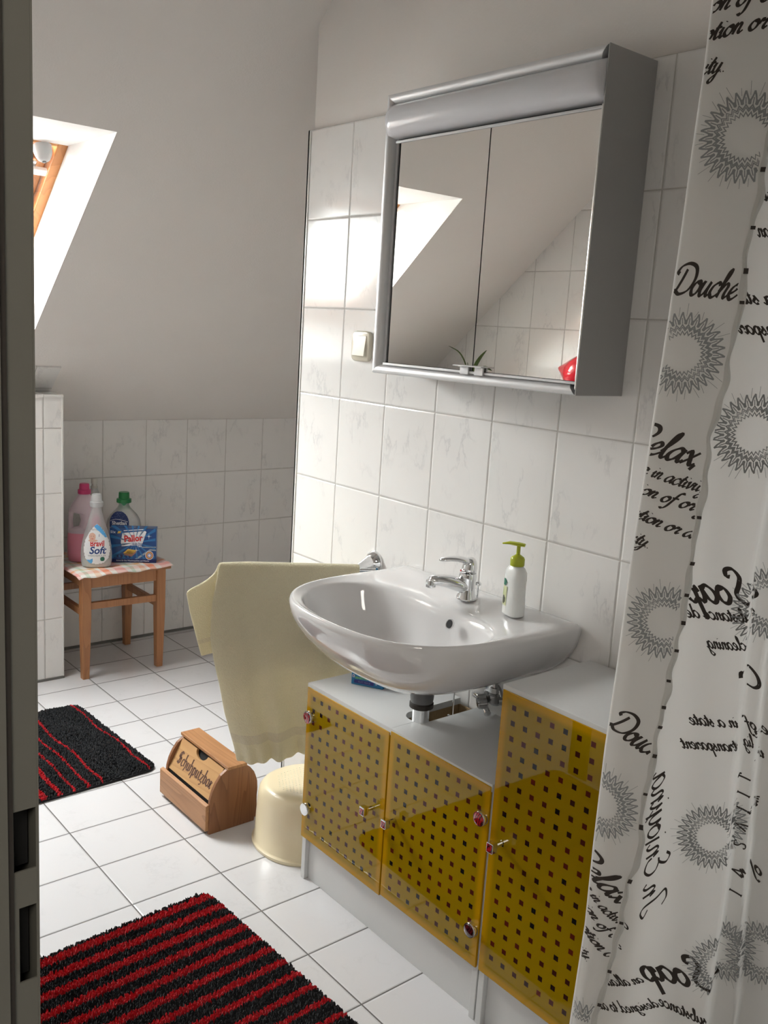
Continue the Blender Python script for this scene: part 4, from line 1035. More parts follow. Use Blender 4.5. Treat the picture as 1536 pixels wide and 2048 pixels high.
# cloth
def cloth_mat():
    m, nt, p = new_mat('checked_pastel_cloth')
    tc = node(nt, 'ShaderNodeTexCoord'); sep = node(nt, 'ShaderNodeSeparateXYZ'); nt.links.new(tc.outputs['Object'], sep.inputs[0])
    def ramp(out, stops, per):
        fr_ = mth(nt, 'FRACT', mth(nt, 'MULTIPLY', mth(nt, 'ADD', out, 3.0), 1/per))
        r = node(nt, 'ShaderNodeValToRGB'); r.color_ramp.interpolation = 'CONSTANT'
        el = r.color_ramp.elements
        while len(el) < len(stops): el.new(0.5)
        for e_, (ps_, c) in zip(el, stops): e_.position = ps_; e_.color = (*c, 1)
        nt.links.new(fr_, r.inputs[0]); return r.outputs[0]
    A_ = ramp(sep.outputs[0], [(0, (.85, .22, .05)), (.14, (.80, .76, .70)), (.26, (.80, .38, .34)), (.50, (.78, .80, .74)), (.60, (.45, .62, .45)), (.68, (.82, .78, .70)), (.8, (.80, .50, .30)), (.92, (.84, .82, .78))], 0.19)
    B_ = ramp(sep.outputs[1], [(0, (.85, .80, .76)), (.25, (.82, .40, .36)), (.5, (.86, .84, .80)), (.7, (.85, .45, .12)), (.85, (.84, .80, .76))], 0.11)
    n1 = node(nt, 'ShaderNodeTexNoise', i_Scale=400.0); nt.links.new(tc.outputs['Object'], n1.inputs[0])
    nt.links.new(mixc(nt, 0.42, A_, B_), p.inputs['Base Color']); p.inputs['Roughness'].default_value = 0.95
    bm = node(nt, 'ShaderNodeBump', i_Strength=0.5, i_Distance=0.001); nt.links.new(n1.outputs[0], bm.inputs['Height']); nt.links.new(bm.outputs[0], p.inputs['Normal'])
    return m
M['cloth'] = cloth_mat()
b = MB(); NX, NY = 40, 30
for j in range(NY+1):
    for i in range(NX+1):
        x = -0.256+0.396*i/NX; y = 3.048+0.40*j/NY
        z = 0.4445+0.0018*math.sin(i*0.7)*math.cos(j*0.9)
        if j < 3: z -= (3-j)*0.0035*(0.7+0.3*math.sin(i*0.31)); y += 0.003*(3-j)*(1-0.5*math.sin(i*0.17))
        if i < 2: z -= (2-i)*0.004
        if i > NX-3: z += 0.002*(i-NX+3)
        b.v.append((x, y, z))
b.f = [(j*(NX+1)+i, j*(NX+1)+i+1, (j+1)*(NX+1)+i+1, (j+1)*(NX+1)+i) for j in range(NY) for i in range(NX)]; b.m = [0]*len(b.f)
cl = b.build('kitchen_cloth', 'cloth', None, smooth=True); tag(cl, 'pastel checked cloth spread on the pine stool seat', 'cloth')
sm = cl.modifiers.new('thickness', 'SOLIDIFY'); sm.thickness = 0.003; sm.offset = 0
ZC = 0.4475

def conf(cx, cy, z0, a_of, b_of, rot, n=2.3):
    """front surface mapping of an elliptic bottle; u to the right as seen from the front, v up"""
    def fn(u, v):
        a, b_ = a_of(v)*1.0, b_of(v)
        q = max(-0.995, min(0.995, u/a))
        y = -b_*(1-abs(q)**n)**(1/n)-0.0006
        x = u
        return (cx+x*math.cos(rot)-y*math.sin(rot), cy+x*math.sin(rot)+y*math.cos(rot), z0+v)
    return fn
def tab(t): return lambda v: lerp_tab(t, v)
def bottle(name, label, cx, cy, tabA, tabB, mat, rot, n=2.3, z0=ZC, cat='bottle'):
    t = thing(name, (cx, cy, z0), label, cat)
    b = MB(); rings = [ering(cx, cy, z0+v, a, lerp_tab(tabB, v), n, 36, rot) for v, a in tabA]
    b.loft(rings); b.build('bottle_body', mat, t, smooth=True, angle=70)
    return t
VR = math.radians(-24)     # facing the door
# 1 fabric softener with teardrop label
tA = [(0, .048), (.004, .055), (.02, .0585), (.05, .0595), (.085, .057), (.12, .050), (.15, .041), (.18, .032), (.205, .0255), (.225, .0205), (.240, .0180), (.247, .0175)]
tB = [(0, .026), (.004, .030), (.05, .034), (.12, .031), (.18, .0245), (.225, .0185), (.247, .0172)]
bt = bottle('softener_bottle', 'clear bottle of fabric softener with teardrop label in front on the stool', -0.143, 3.163, tA, tB, 'clear', VR)
b = MB(); b.loft([ering(-0.143, 3.163, ZC+v, lerp_tab(tA, v)-.002, lerp_tab(tB, v)-.002, 2.3, 36, VR) for v in (.002, .006, .018, .034)]); b.build('softener_liquid', simple('milky_liquid', (0.78, 0.77, 0.75), 0.3, noise=0.01), bt, smooth=True)
b = MB(); b.lathe([(0.0245, .243), (0.0258, .246), (0.0258, .262), (0.0235, .264)], (-0.143, 3.163, ZC), n=28); b.lathe([(0.0215, .263), (0.0210, .275), (0.0185, .290), (0.0160, .293)], (-0.143, 3.163, ZC), n=28); b.build('cap', clear_plastic('white_clear_cap', (0.80, 0.81, 0.82), 0.55), bt, smooth=True)
fn_0 = conf(-0.143, 3.163, ZC, tab(tA), tab(tB), VR)
fn = lambda u, v: fn_0(u*1.24, v*1.26+0.003)
pr = Print()
def tear(u, v):
    c = 0.066; w = lerp_tab([(0.010, 0.0), (0.014, 0.022), (0.03, 0.036), (0.055, 0.041), (0.085, 0.036), (0.11, 0.024), (0.13, 0.010), (0.138, 0.0)], v)
    return abs(u-(0.002)) < w
v, f = grid_poly(tear, -0.046, 0.046, 0.008, 0.140, 46, 66); pr.add(v, f, 0)
def swirl(u, v): return tear(u, v) and (((u+0.040)**2+(v-0.028)**2 < 0.030**2 and (u+0.026)**2+(v-0.046)**2 > 0.022**2) or ((u-0.03)**2+(v-0.125)**2 < 0.036**2 and v > 0.095 and u+v > 0.123))
k1 = Print(); v, f = grid_poly(swirl, -0.046, 0.046, 0.008, 0.140, 60, 80); k1.add(v, f, 0)
k1.text('Bravil', 0.003, 0.076, 0.025, 1, bold=0.0007, xs=0.78)
k1.text('Soft', 0.003, 0.054, 0.032, 2, bold=0.0008, shear=0.22, xs=0.98)
k1.text('WEICHSPÜLER', 0.002, 0.0375, 0.0085, 3, spacing=1.0)
k1.text('SENSITIV', -0.010, 0.120, 0.0075, 3)
k1.poly([(0.008, 0.098), (0.030, 0.098), (0.028, 0.106), (0.008, 0.106)], 2)
# child's face on the label: face oval, cheeks, eyes, mouth
v, f = grid_poly(lambda u, v: ((u+0.012)/0.0105)**2+((v-0.098)/0.0125)**2 < 1 or ((u+0.010)/0.014)**2+((v-0.086)/0.004)**2 < 1, -0.03, 0.008, 0.08, 0.112, 30, 28); k1.add(v, f, 4)
k1b = Print()
for (ex, ey) in ((-0.0155, 0.100), (-0.0085, 0.100)): k1b.poly([(ex-.0015, ey), (ex, ey-.0008), (ex+.0015, ey), (ex, ey+.0009)], 0)
k1b.poly([(-.0165, .0935), (-.012, .0905), (-.0075, .0935), (-.012, .0925)], 1)
k1b.text('1,5 L', 0.0185, 0.102, 0.0065, 2)
v, f = grid_poly(lambda u, v: (u-0.019)**2+(v-0.027)**2 < 0.0072**2, 0.010, 0.028, 0.018, 0.036, 16, 16); k1b.add(v, f, 3)
lab = pr.build('label', flat('label_white', (0.82, 0.84, 0.86)), fn, bt)
def off(fn_, d, rot):
    nx, ny = math.sin(rot)*d, -math.cos(rot)*d
    return lambda u, v: (fn_(u, v)[0]+nx, fn_(u, v)[1]+ny, fn_(u, v)[2])
k1.build('label_print', [flat('label_sky', (0.10, 0.42, 0.80)), flat('label_red', (0.62, 0.03, 0.03)), flat('label_navy', (0.01, 0.05, 0.22)), flat('label_grey', (0.25, 0.27, 0.28)), flat('skin_print', (0.72, 0.46, 0.36))], off(fn, 0.0004, VR), lab)
k1b.build('label_detail', [flat('print_dark', (0.05, 0.03, 0.03)), flat('label_red', 0), flat('print_white', 0), flat('seal_green', (0.02, 0.16, 0.10))], off(fn, 0.0008, VR), lab)

# 2 large pink bottle with moulded handle
PXX, PYY = -0.150, 3.268
tA = [(0, .054), (.005, .061), (.03, .065), (.08, .066), (.11, .064), (.118, .063)]
tB = [(0, .030), (.005, .035), (.05, .038), (.118, .037)]
pk = bottle('softener_jug', 'tall pink detergent bottle with moulded handle and pink cap on the stool', PXX, PYY, tA, tB, simple('pink_liquid', (0.90, 0.33, 0.44), 0.35, noise=0.03, nscale=20), VR)
def loc(cx, cy, rot, x, y, z): return Vector((cx+x*math.cos(rot)-y*math.sin(rot), cy+x*math.sin(rot)+y*math.cos(rot), ZC+z))
b = MB(); rings = []
for z, xo, a, bb in ((.1185, 0, .063, .037), (.132, 0, .062, .037), (.142, .020, .041, .036), (.17, .023, .037, .034), (.196, .020, .040, .033), (.205, 0, .059, .032), (.225, 0, .053, .031), (.245, 0, .042, .028), (.262, 0, .031, .024), (.275, 0, .0200, .0195), (.280, 0, .0185, .0185)):
    rings.append([loc(PXX, PYY, VR, xo+sup(2*math.pi*i/32, a, bb, 2.3)[0], sup(2*math.pi*i/32, a, bb, 2.3)[1], z) for i in range(32)])
b.loft(rings); b.tube([loc(PXX, PYY, VR, x, 0, z) for x, z in ((-.050, .126), (-.052, .145), (-.053, .170), (-.051, .195), (-.046, .212))], [.012, .0095, .0090, .0098, .013], 14)
b.build('upper_body', 'frosted_pink', pk, smooth=True)
b = MB(); b.lathe([(0.0250, .277), (0.0255, .279), (0.0250, .293), (0.0200, .295), (0.0190, .315), (0.0175, .318)], loc(PXX, PYY, VR, .0, 0, -ZC)+Vector((0, 0, ZC)), n=28); b.build('cap', simple('pink_cap', (0.62, 0.05, 0.18), 0.35, noise=0.03), pk, smooth=True)
for q in pk.children:
    if q.name.startswith('cap'): pass
# 3 tall clear spray-style bottle behind
tA = [(0, .028), (.004, .032), (.08, .033), (.19, .031), (.235, .029), (.262, .022), (.275, .016), (.283, .0125), (.287, .012)]
tB = [(0, .024), (.004, .027), (.19, .027), (.235, .026), (.262, .021), (.287, .012)]
cb = bottle('clear_bottle', 'tall empty clear bottle with pale cap behind the fabric softener', -0.076, 3.346, tA, tB, 'clear', VR)
b = MB(); b.lathe([(0.0140, .283), (0.0145, .289), (0.0115, .292), (0.0105, .300), (0.0125, .303), (0.0125, .320), (0.0110, .323)], (-0.076, 3.346, ZC), n=24); b.build('cap', clear_plastic('pale_cap', (0.66, 0.64, 0.58), 0.8), cb, smooth=True)
b = MB(); b.lathe([(0.0, .130), (0.012, .134), (0.0165, .150), (0.0165, .185), (0.012, .200), (0.0, .205)], (-0.143, 3.163, ZC), n=20, cap=False); b.build('pink_neck_blob', simple('soft_pink', (0.80, 0.25, 0.42), 0.4, noise=0.02), bt, smooth=True)  # pink blob added inside the bottle neck, for the pink showing through it

# 4 green capped bottle
GX, GY = 0.028, 3.288
tA = [(0, .058), (.005, .066), (.05, .072), (.10, .073), (.13, .071), (.155, .065), (.175, .054), (.192, .038), (.205, .026), (.215, .021), (.228, .0200)]
tB = [(0, .028), (.005, .033), (.05, .037), (.13, .035), (.175, .029), (.205, .022), (.228, .0195)]
gb = bottle('detergent_bottle', 'clear bottle with green cap and navy oval label behind the blue carton', GX, GY, tA, tB, 'clear', VR)
b = MB(); b.lathe([(0.0212, .197), (0.0208, .228)], (GX, GY, ZC), n=28); b.build('cap_neck', 'green_clear', gb, smooth=True)
b = MB(); b.lathe([(0.0300, .226), (0.0305, .229), (0.0300, .241), (0.0225, .243), (0.0215, .266), (0.0200, .269)], (GX, GY, ZC), n=28); b.build('cap', simple('green_cap', (0.01, 0.17, 0.045), 0.3, noise=0.03), gb, smooth=True)
fn = conf(GX, GY, ZC, tab(tA), tab(tB), VR)
pr = Print(); v, f = grid_poly(lambda u, v: ((u+0.018)/0.039)**2+((v-0.140)/0.052)**2 < 1, -0.060, 0.024, 0.085, 0.195, 46, 56); pr.add(v, f, 0)
lab = pr.build('label', flat('label_navy2', (0.012, 0.035, 0.16)), fn, gb)
pr = Print()
for i in range(60):
    u, w = random.uniform(-0.050, 0.014), random.uniform(0.145, 0.188)
    if ((u+0.018)/0.036)**2+((w-0.140)/0.048)**2 < 1: pr.poly([(u-.0008, w), (u, w-.0009), (u+.0008, w), (u, w+.0009)], 1)
v, f = nib([(-0.055, 0.150), (-0.04, 0.158), (-0.018, 0.158), (0.016, 0.149)], 0.001, 0.0025, 0.5); pr.add(v, f, 0)
pr.text('Shetlan', -0.018, 0.143, 0.0205, 0, bold=0.0007)
pr.build('label_print', [flat('print_white', 0), flat('print_pale', 0)], off(fn, 0.0006, VR), lab)

# 5 blue carton of tabs
dB = Vector((0.088, 3.108, 0)); dA = Vector((-0.058, 3.195, 0))
du_ = (dB-dA).normalized(); dn = Vector((du_.y, -du_.x, 0)); Lb = 0.185; Hb = 0.142; Db = 0.055
dA = dB-du_*Lb
pc = thing('detergent_carton', tuple((dA+dB)/2+Vector((0, 0, ZC))), 'blue carton of water softener tabs standing on the stool', 'carton')
b = MB(); b.obox((dA+dB)/2-dn*Db/2+Vector((0, 0, ZC+Hb/2)), du_*Lb/2, dn*Db/2, (0, 0, Hb/2)); b.build('carton', [simple('carton_blue', (0.012, 0.07, 0.24), 0.3, noise=0.5, nscale=12, coat=0.3)], pc, bevel=0.001)
fnb = lambda u, v: dA+du_*u+dn*0.0004+Vector((0, 0, ZC+v*0.142/0.128))
pr = Print()
cx_, cy2 = 0.100, 0.100
for k in range(16):
    a = 2*math.pi*k/16+0.1; a2 = a+0.12
    pts = [(cx_, 0.075)]
    for aa in (a, a2):
        r_ = min(abs((Lb-0.004-cx_ if math.cos(aa) > 0 else cx_-0.004)/(math.cos(aa) or 1e-6)), abs((Hb-0.004-0.075 if math.sin(aa) > 0 else 0.075-0.014)/(math.sin(aa) or 1e-6)))
        pts.append((cx_+math.cos(aa)*r_, 0.075+math.sin(aa)*r_))
    pr.poly(pts, 0)
pr.poly([(0.055, 0.120), (0.135, 0.127), (0.135, 0.1235), (0.055, 0.1175)], 1)
for c, s_ in (((0.155, 0.100), 0.013), ((0.105, 0.046), 0.014), ((0.045, 0.086), 0.007)):
    st = []
    for k in range(16):
        r_ = s_ if k % 4 == 0 else (s_*0.45 if k % 2 == 0 else s_*0.14); a = math.pi*k/8; st.append((c[0]+r_*math.cos(a), c[1]+r_*math.sin(a)))
    pr.poly(st, 1)
pr.poly([(0.0, 0.0), (Lb, 0.0), (Lb, 0.013), (0.0, 0.012)], 2)
pr.poly([(0.10, 0.013), (0.16, 0.052), (Lb-.001, 0.050), (Lb-.001, 0.045), (0.165, 0.046), (0.112, 0.013)], 3)
pr.poly([(0.125, 0.060), (Lb-.001, 0.062), (Lb-.001, 0.057), (0.128, 0.056)], 3)
for k in range(9):
    a0, a1_ = (0.018+k*0.008, 0.026+k*0.008)
    pr.poly([(a0, 0.020+0.006*math.sin(k*1.3)), (a1_, 0.017), (a1_+0.004, 0.027+0.006*math.sin(k*2.1)), (a0+0.002, 0.030)], 2 if k % 2 else 0)
pr.poly([(0.048, 0.060), (0.128, 0.067), (0.145, 0.116), (0.140, 0.120), (0.050, 0.110), (0.044, 0.075)], 1)
pa = pr.build('carton_print', [flat('carton_light', (0.025, 0.17, 0.42)), flat('print_white', 0), flat('carton_dark', (0.006, 0.02, 0.12)), flat('carton_grey', (0.30, 0.36, 0.42))], fnb, pc)
pr = Print()
pr.poly([(0.055, 0.028), (0.088, 0.022), (0.108, 0.040), (0.075, 0.047)], 0); pr.poly([(0.053, 0.034), (0.088, 0.030), (0.107, 0.046), (0.073, 0.051)], 1)
pr.text('Pallor', 0.093, 0.090, 0.033, 2, bold=0.0012, rot=math.radians(5), xs=0.95)
pr.text('51x', 0.013, 0.113, 0.013, 3, bold=0.0004); pr.poly([(0.030, 0.108), (0.042, 0.109), (0.046, 0.117), (0.034, 0.117)], 1)
pr.text('Kalk-Stopp', 0.114, 0.071, 0.0105, 4, bold=0.0002, rot=math.radians(5)); pr.text('Tabs', 0.118, 0.062, 0.0095, 3, bold=0.0002, rot=math.radians(5))
pr.text('Schutz für Ihre Waschmaschine und Wäsche', 0.092, 0.0065, 0.0072, 3, bold=0.0001)
ccx, ccy = 0.158, 0.028
for r_, mi_ in ((0.0165, 3), (0.0145, 5), (0.0115, 1), (0.009, 6), (0.005, 3)):
    pr.poly([(ccx+r_*math.cos(2*math.pi*k/28), ccy+r_*math.sin(2*math.pi*k/28)) for k in range(28)], mi_)
zz = {}
def fnc(u, v): return fnb(u, v)+dn*0.0004
# small stacking offsets so that circles layer correctly
pr2 = Print()
o = pr.build('carton_lettering', [flat('tab_brown', (0.35, 0.17, 0.12)), flat('tab_yellow', (0.80, 0.52, 0.08)), flat('label_red', 0), flat('print_white', 0), flat('label_navy', 0), flat('badge_red', (0.45, 0.10, 0.06)), flat('badge_blue', (0.20, 0.25, 0.55))], fnc, pa)
seen = 0
for i, pgn in enumerate(o.data.polygons):
    if pgn.material_index in (3, 5, 1, 6) and len(pgn.vertices) == 28:
        for vi in pgn.vertices: o.data.vertices[vi].co += dn*0.0002*seen
        seen += 1

# ------------------------------------------------------------------ bath mats
def mat_mesh(name, label, corners, base_z, pitch, hfun, colfun, mats, seed, group=None, zr=0.014, r=0.035):
    """corners: (x0,y0,x1,y1) plus a small rotation; tufts as leaning pyramids"""
    rnd = random.Random(seed)
    (cx, cy, hx, hy, rot) = corners
    t = thing(name, (cx, cy, 0), label, 'bath mat')
    ca, sa = math.cos(rot), math.sin(rot)
    def W(u, v): return (cx+u*ca-v*sa, cy+u*sa+v*ca)
    def inside(u, v, e=0.0):
        ax_, ay_ = abs(u), abs(v)
        if ax_ > hx-e or ay_ > hy-e: return False
        if ax_ > hx-r and ay_ > hy-r: return (ax_-(hx-r))**2+(ay_-(hy-r))**2 < (r-e)**2
        return True
    out = []
    for qx, qy, a0 in ((1, 1, 0), (-1, 1, 90), (-1, -1, 180), (1, -1, 270)):
        for k in range(7):
            a = math.radians(a0+k*15); out.append((qx*(hx-r)+r*math.cos(a), qy*(hy-r)+r*math.sin(a)))
    b = MB(); b.prism([W(*p) for p in out], 'z', base_z, base_z+0.006); b.build('backing', mats[0], t)
    mb = MB(); nx, ny = int(2*hx/pitch), int(2*hy/pitch)
    V, F, Mi = mb.v, mb.f, mb.m
    for i in range(nx):
        for j in range(ny):
            u = -hx+(i+rnd.random())*pitch; v = -hy+(j+rnd.random())*pitch
            if not inside(u, v, 0.002): continue
            h = zr*(0.75+0.4*rnd.random())*hfun(u, v); w = pitch*0.95
            lx, ly = rnd.uniform(-1, 1)*pitch*0.9, rnd.uniform(-1, 1)*pitch*0.9
            edge = 1.0 if inside(u, v, 0.012) else 0.75
            mi_ = colfun(u+lx*0.5+rnd.gauss(0, 0.0008), v+ly*0.5+rnd.gauss(0, 0.0008))
            a = rnd.random()*6.28; n0 = len(V)
            for k in range(3):
                x, y = W(u+w*math.cos(a+k*2.094), v+w*math.sin(a+k*2.094)); V.append((x, y, base_z+0.004))
            for k in range(3):
                x, y = W(u+lx*0.6+w*0.75*math.cos(a+k*2.094), v+ly*0.6+w*0.75*math.sin(a+k*2.094)); V.append((x, y, base_z+0.004+h*edge*0.8))
            x, y = W(u+lx, v+ly); V.append((x, y, base_z+0.004+h*edge))
            for k in range(3):
                k2 = (k+1) % 3
                F.append((n0+k, n0+k2, n0+3+k2, n0+3+k)); F.append((n0+3+k, n0+3+k2, n0+6)); Mi += [mi_, mi_]
    o = mb.build('pile', mats, t); o['kind'] = 'stuff'
    return t
def fuzzy(name, col):
    m, nt, p = new_mat(name)
    tc = node(nt, 'ShaderNodeTexCoord'); n1 = node(nt, 'ShaderNodeTexNoise', i_Scale=90.0, i_Detail=2.0); nt.links.new(tc.outputs['Object'], n1.inputs[0])
    nt.links.new(mixc(nt, n1.outputs[0], tuple(c*0.6 for c in col), tuple(c*1.4 for c in col)), p.inputs['Base Color'])
    p.inputs['Roughness'].default_value = 0.95; p.inputs['Specular IOR Level'].default_value = 0.15; p.inputs['Sheen Weight'].default_value = 0.15
    return m
M['pile_black'] = fuzzy('charcoal_pile', (0.020, 0.021, 0.024)); M['pile_red'] = fuzzy('red_pile', (0.52, 0.012, 0.022))
# near mat: crosswise stripes getting thinner
HX, HY = 0.42, 0.40
def col_near(u, v):
    d = HY-v-0.030            # distance from the far edge
    k = round(d/0.0523); w = max(0.0080, 0.0135-0.0006*k)
    return 1 if (k >= 0 and abs(d-k*0.0523) < w) else 0
mat_mesh('bath_mat', 'near bath mat with crosswise red and black stripes', (-0.924, 1.143, HX, HY, math.radians(2.6)), 0.001, 0.0036, lambda u, v: 1.25, col_near, ['pile_black', 'pile_red'], 3)
def col_far(u, v):
    d = 0.315-0.0-u          # distance from the right edge
    u2 = u+0.004*math.sin(v*19)
    for c, w in ((0.027, 0.0035), (0.185, 0.0040), (0.231, 0.0040), (0.276, 0.0038), (0.322, 0.0075), (0.372, 0.010), (0.43, 0.012), (0.49, 0.014), (0.55, 0.014)):
        if abs((0.315-u2)-c) < w: return 1
    return 0
mat_mesh('bath_mat', 'far black bath mat with thin lengthwise red lines', (-0.328-0.315, 2.552, 0.315, 0.312, math.radians(2.0)), 0.001, 0.0040, lambda u, v: 0.9+0.2*math.sin(u*40)*math.sin(v*27), col_far, ['pile_black', 'pile_red'], 5)

# ------------------------------------------------------------------ shower curtain
CP0 = Vector((-0.5, 0.41, 0)); CE = Vector((0.518, -0.855, 0)); CD = Vector((0.855, 0.518, 0))
SIL = [(0.05, -.036), (0.383, -.030), (0.558, -.024), (0.684, -.025), (0.847, -.024), (0.98, -.020), (1.152, -.017), (1.31, -.010), (1.379, -.008), (1.486, -.004), (1.577, -.001), (1.691, .001), (1.794, .004), (1.871, .004), (2.1, .010)]
HEM = [(0.05, -.015), (.419, .005), (.528, .021), (.615, .026), (.701, .039), (.813, .038), (.877, .045), (.962, .049), (1.024, .056), (1.127, .061), (1.177, .061), (1.234, .065), (1.317, .065), (1.372, .071), (1.471, .081), (1.529, .080), (1.63, .085), (1.709, .091), (2.1, .115)]
FO2 = [(0.05, .178), (.449, .172), (.655, .172), (.81, .163), (.96, .157), (1.133, .148), (1.244, .153), (1.5, .175), (2.1, .21)]
FO3 = [(0.05, .222), (.463, .213), (.663, .201), (.817, .192), (.995, .183), (1.2, .20), (1.5, .235), (2.1, .27)]
def sst(a, c, x): t = max(0, min(1, (x-a)/(c-a))); return t*t*(3-2*t)
def hem(z): return lerp_tab(HEM, z)+0.0012*math.sin(z*55)+0.0010*math.sin(z*131+1)
def d_front(a, z):
    s0, h0 = lerp_tab(SIL, z), hem(z); t = (a-s0)/max(0.02, h0-s0)
    return -0.010*math.sin(math.pi*max(0, min(1, t)))-0.004-0.010*max(0, t)-0.004*t*math.sin(z*9)
def d_back(a, z):
    s0 = lerp_tab(SIL, z)
    d = 0.016-0.012*math.sin(max(0, (a-s0))*26)*sst(s0, s0+0.06, a)
    d += 0.050*sst(lerp_tab(FO2, z)-0.004, lerp_tab(FO2, z)+0.004, a)
    d += 0.030*sst(lerp_tab(FO3, z)-0.004, lerp_tab(FO3, z)+0.004, a)
    d += 0.018*math.sin((a-0.26)*60)*sst(0.25, 0.30, a)
    d += 0.003*math.sin(a*70+z*2.0)*sst(s0+.03, s0+.08, a)
    return d
def cpt(a, d, z): return CP0+CE*a+CD*d+Vector((0, 0, z))
ZB, ZT = 0.06, 2.02; NZ = 150
b = MB(); ncol = None
for j in range(NZ+1):
    z = ZB+(ZT-ZB)*j/NZ; s0, h0 = lerp_tab(SIL, z), hem(z); row = []
    for i in range(24):
        a = h0+(s0+0.003-h0)*i/24; row.append(cpt(a, d_front(a, z), z))
    for i in range(9):
        t = math.pi*i/8; r_ = 0.5*(d_back(s0+0.003, z)-d_front(s0+0.003, z)); md = 0.5*(d_back(s0+.003, z)+d_front(s0+.003, z))
        row.append(cpt(s0+0.003-0.004*math.sin(t), md-r_*math.cos(t), z))
    for i in range(1, 131):
        a = s0+0.003+(0.50-s0)*i/130; row.append(cpt(a, d_back(a, z), z))
    ncol = len(row); b.v += [tuple(p) for p in row]
b.f = [(j*ncol+i, j*ncol+i+1, (j+1)*ncol+i+1, (j+1)*ncol+i) for j in range(NZ) for i in range(ncol-1)]; b.m = [0]*len(b.f)
sc = thing('shower_curtain', tuple(CP0+CE*0.2+Vector((0, 0, ZB))), 'white shower curtain printed with script words and grey sunbursts', 'shower curtain')
fab = b.build('curtain_fabric', 'curtain', sc, smooth=True, angle=180)
for pgn in fab.data.polygons: pgn.use_smooth = True
# stitched hem strip
b = MB()
for j in range(NZ*2+1):
    z = ZB+(ZT-ZB)*j/(NZ*2); h0 = hem(z)
    w_ = 0.0065+0.0020*math.sin(z*47)+0.0012*math.sin(z*113)
    b.v += [tuple(cpt(h0-0.001, d_front(h0, z)-0.0016, z)), tuple(cpt(h0+w_*0.5, d_front(h0, z)-0.0035-0.002*math.sin(z*90), z)), tuple(cpt(h0+w_, d_front(h0, z)+0.001, z)), tuple(cpt(h0+w_*0.6, d_front(h0, z)+0.006, z))]
b.f = [(j*4+i, j*4+i+1, (j+1)*4+i+1, (j+1)*4+i) for j in range(NZ*2) for i in (0, 1, 2)]; b.m = [0]*len(b.f)
b.build('hem', cloth_translucent('grey_hem_fabric', (0.74, 0.73, 0.70), 0.5), sc, smooth=True)
# dark print remnants along the hem
b = MB(); 
for z in (1.735, 1.66, 1.59, 1.535, 1.497, 1.21, 1.145, 1.10, 1.06, 1.02, 0.975, 0.935, 0.905, 0.86, 0.80, 0.745, 0.655, 0.585, 0.50, 0.44):
    b = MB(); h = random.uniform(0.004, 0.009)
    for dz in range(3):
        za, zb = z+h*dz/3, z+h*(dz+1)/3
        n0 = len(b.v)
        for zz_ in (za, zb):
            for da in (0.0005, 0.0065): b.v.append(tuple(cpt(hem(zz_)+da, d_front(hem(zz_), zz_)-0.0068, zz_)))
        b.f.append((n0, n0+1, n0+3, n0+2)); b.m.append(0)
    b.build('hem_print', 'ink_black', sc)
def sunburst(R, seed=0):
    """grey sunburst: whiskers, outlined petals, two zigzag rings; open centre"""
    P_ = Print(); rnd = random.Random(seed); n = 30
    for k in range(n):
        a = 2*math.pi*k/n; a1, a2 = a-math.pi/n*0.80, a+math.pi/n*0.80
        def pt(r, t): return (r*math.cos(t), r*math.sin(t))
        tip = pt(R, a+rnd.uniform(-.03, .03))
        for s_ in (1, -1):
            L_ = [pt(R*0.71, a+s_*0.080), pt(R*0.80, a+s_*0.072), pt(R*0.90, a+s_*0.034), tip]
            v, f = nib(L_, R*0.030, R*0.058, a); P_.add(v, f)
        v, f = nib([pt(R*0.72, a), pt(R*0.86, a+0.004)], R*0.014, R*0.024, a+1.3, smooth=False); P_.add(v, f)
        v, f = nib([pt(R*0.70, a+math.pi/n), pt(R*0.82, a+math.pi/n)], R*0.020, R*0.030, a+1.3, smooth=False); P_.add(v, f)
        # whisker
        if k % 1 == 0:
            v, f = nib([pt(R*0.9, a+0.1), pt(R*rnd.uniform(1.05, 1.22), a+0.1+rnd.uniform(-.05, .05))], R*0.008, R*0.010, 0, smooth=False); P_.add(v, f)
    for r0_, r1_, m_, w in ((0.60, 0.70, 60, 0.050), (0.55, 0.64, 60, 0.036), (0.45, 0.54, 60, 0.046)):
        pts = [(R*(r0_ if k % 2 else r1_)*math.cos(2*math.pi*k/m_), R*(r0_ if k % 2 else r1_)*math.sin(2*math.pi*k/m_)) for k in range(m_+1)]
        v, f = nib(pts, R*w*0.7, R*w*1.3, 0.7, smooth=False); P_.add(v, f)
    return P_
def on_front(u, v, side): 
    return cpt(u, d_front(u, v)-0.0007*1, v)
def keep_front(u, v): return lerp_tab(SIL, v)+0.001 < u < hem(v)-0.0015
def on_back(u, v): return cpt(u, d_back(u, v)-0.0009, v)
def keep_back(u, v): return hem(v)+0.007 < u < 0.49 and abs(u-lerp_tab(FO2, v)) > 0.001 and abs(u-lerp_tab(FO3, v)) > 0.001
gf, gb_ = 'front', 'back'
def emit(D, vs, fs, name, mat):
    P_ = Print(); P_.add(vs, fs)
    if D == 'front': keep, fn_ = keep_front, (lambda u, v: on_front(u, v, 0))
    else: keep, fn_ = keep_back, on_back
    if any(all(keep(*vs[i]) for i in f_) for f_ in fs): P_.build(name, mat, fn_, sc, keep)
def addp(D, S_, cx, cy, rot=0, sx=1, sy=1):
    emit(D, xf(S_.v, cx, cy, rot, sx, sy), S_.f, 'sunburst_print', 'ink_grey')
for k, (a, z, R_) in enumerate(((.064, 1.702, .056), (.019, 1.430, .054), (.038, 1.059, .052), (-.019, .768, .053), (-.012, .385, .053), (0.02, 0.16, .053))): addp(gf, sunburst(R_, k), a, z, 0.0, 1.0, 1.0)
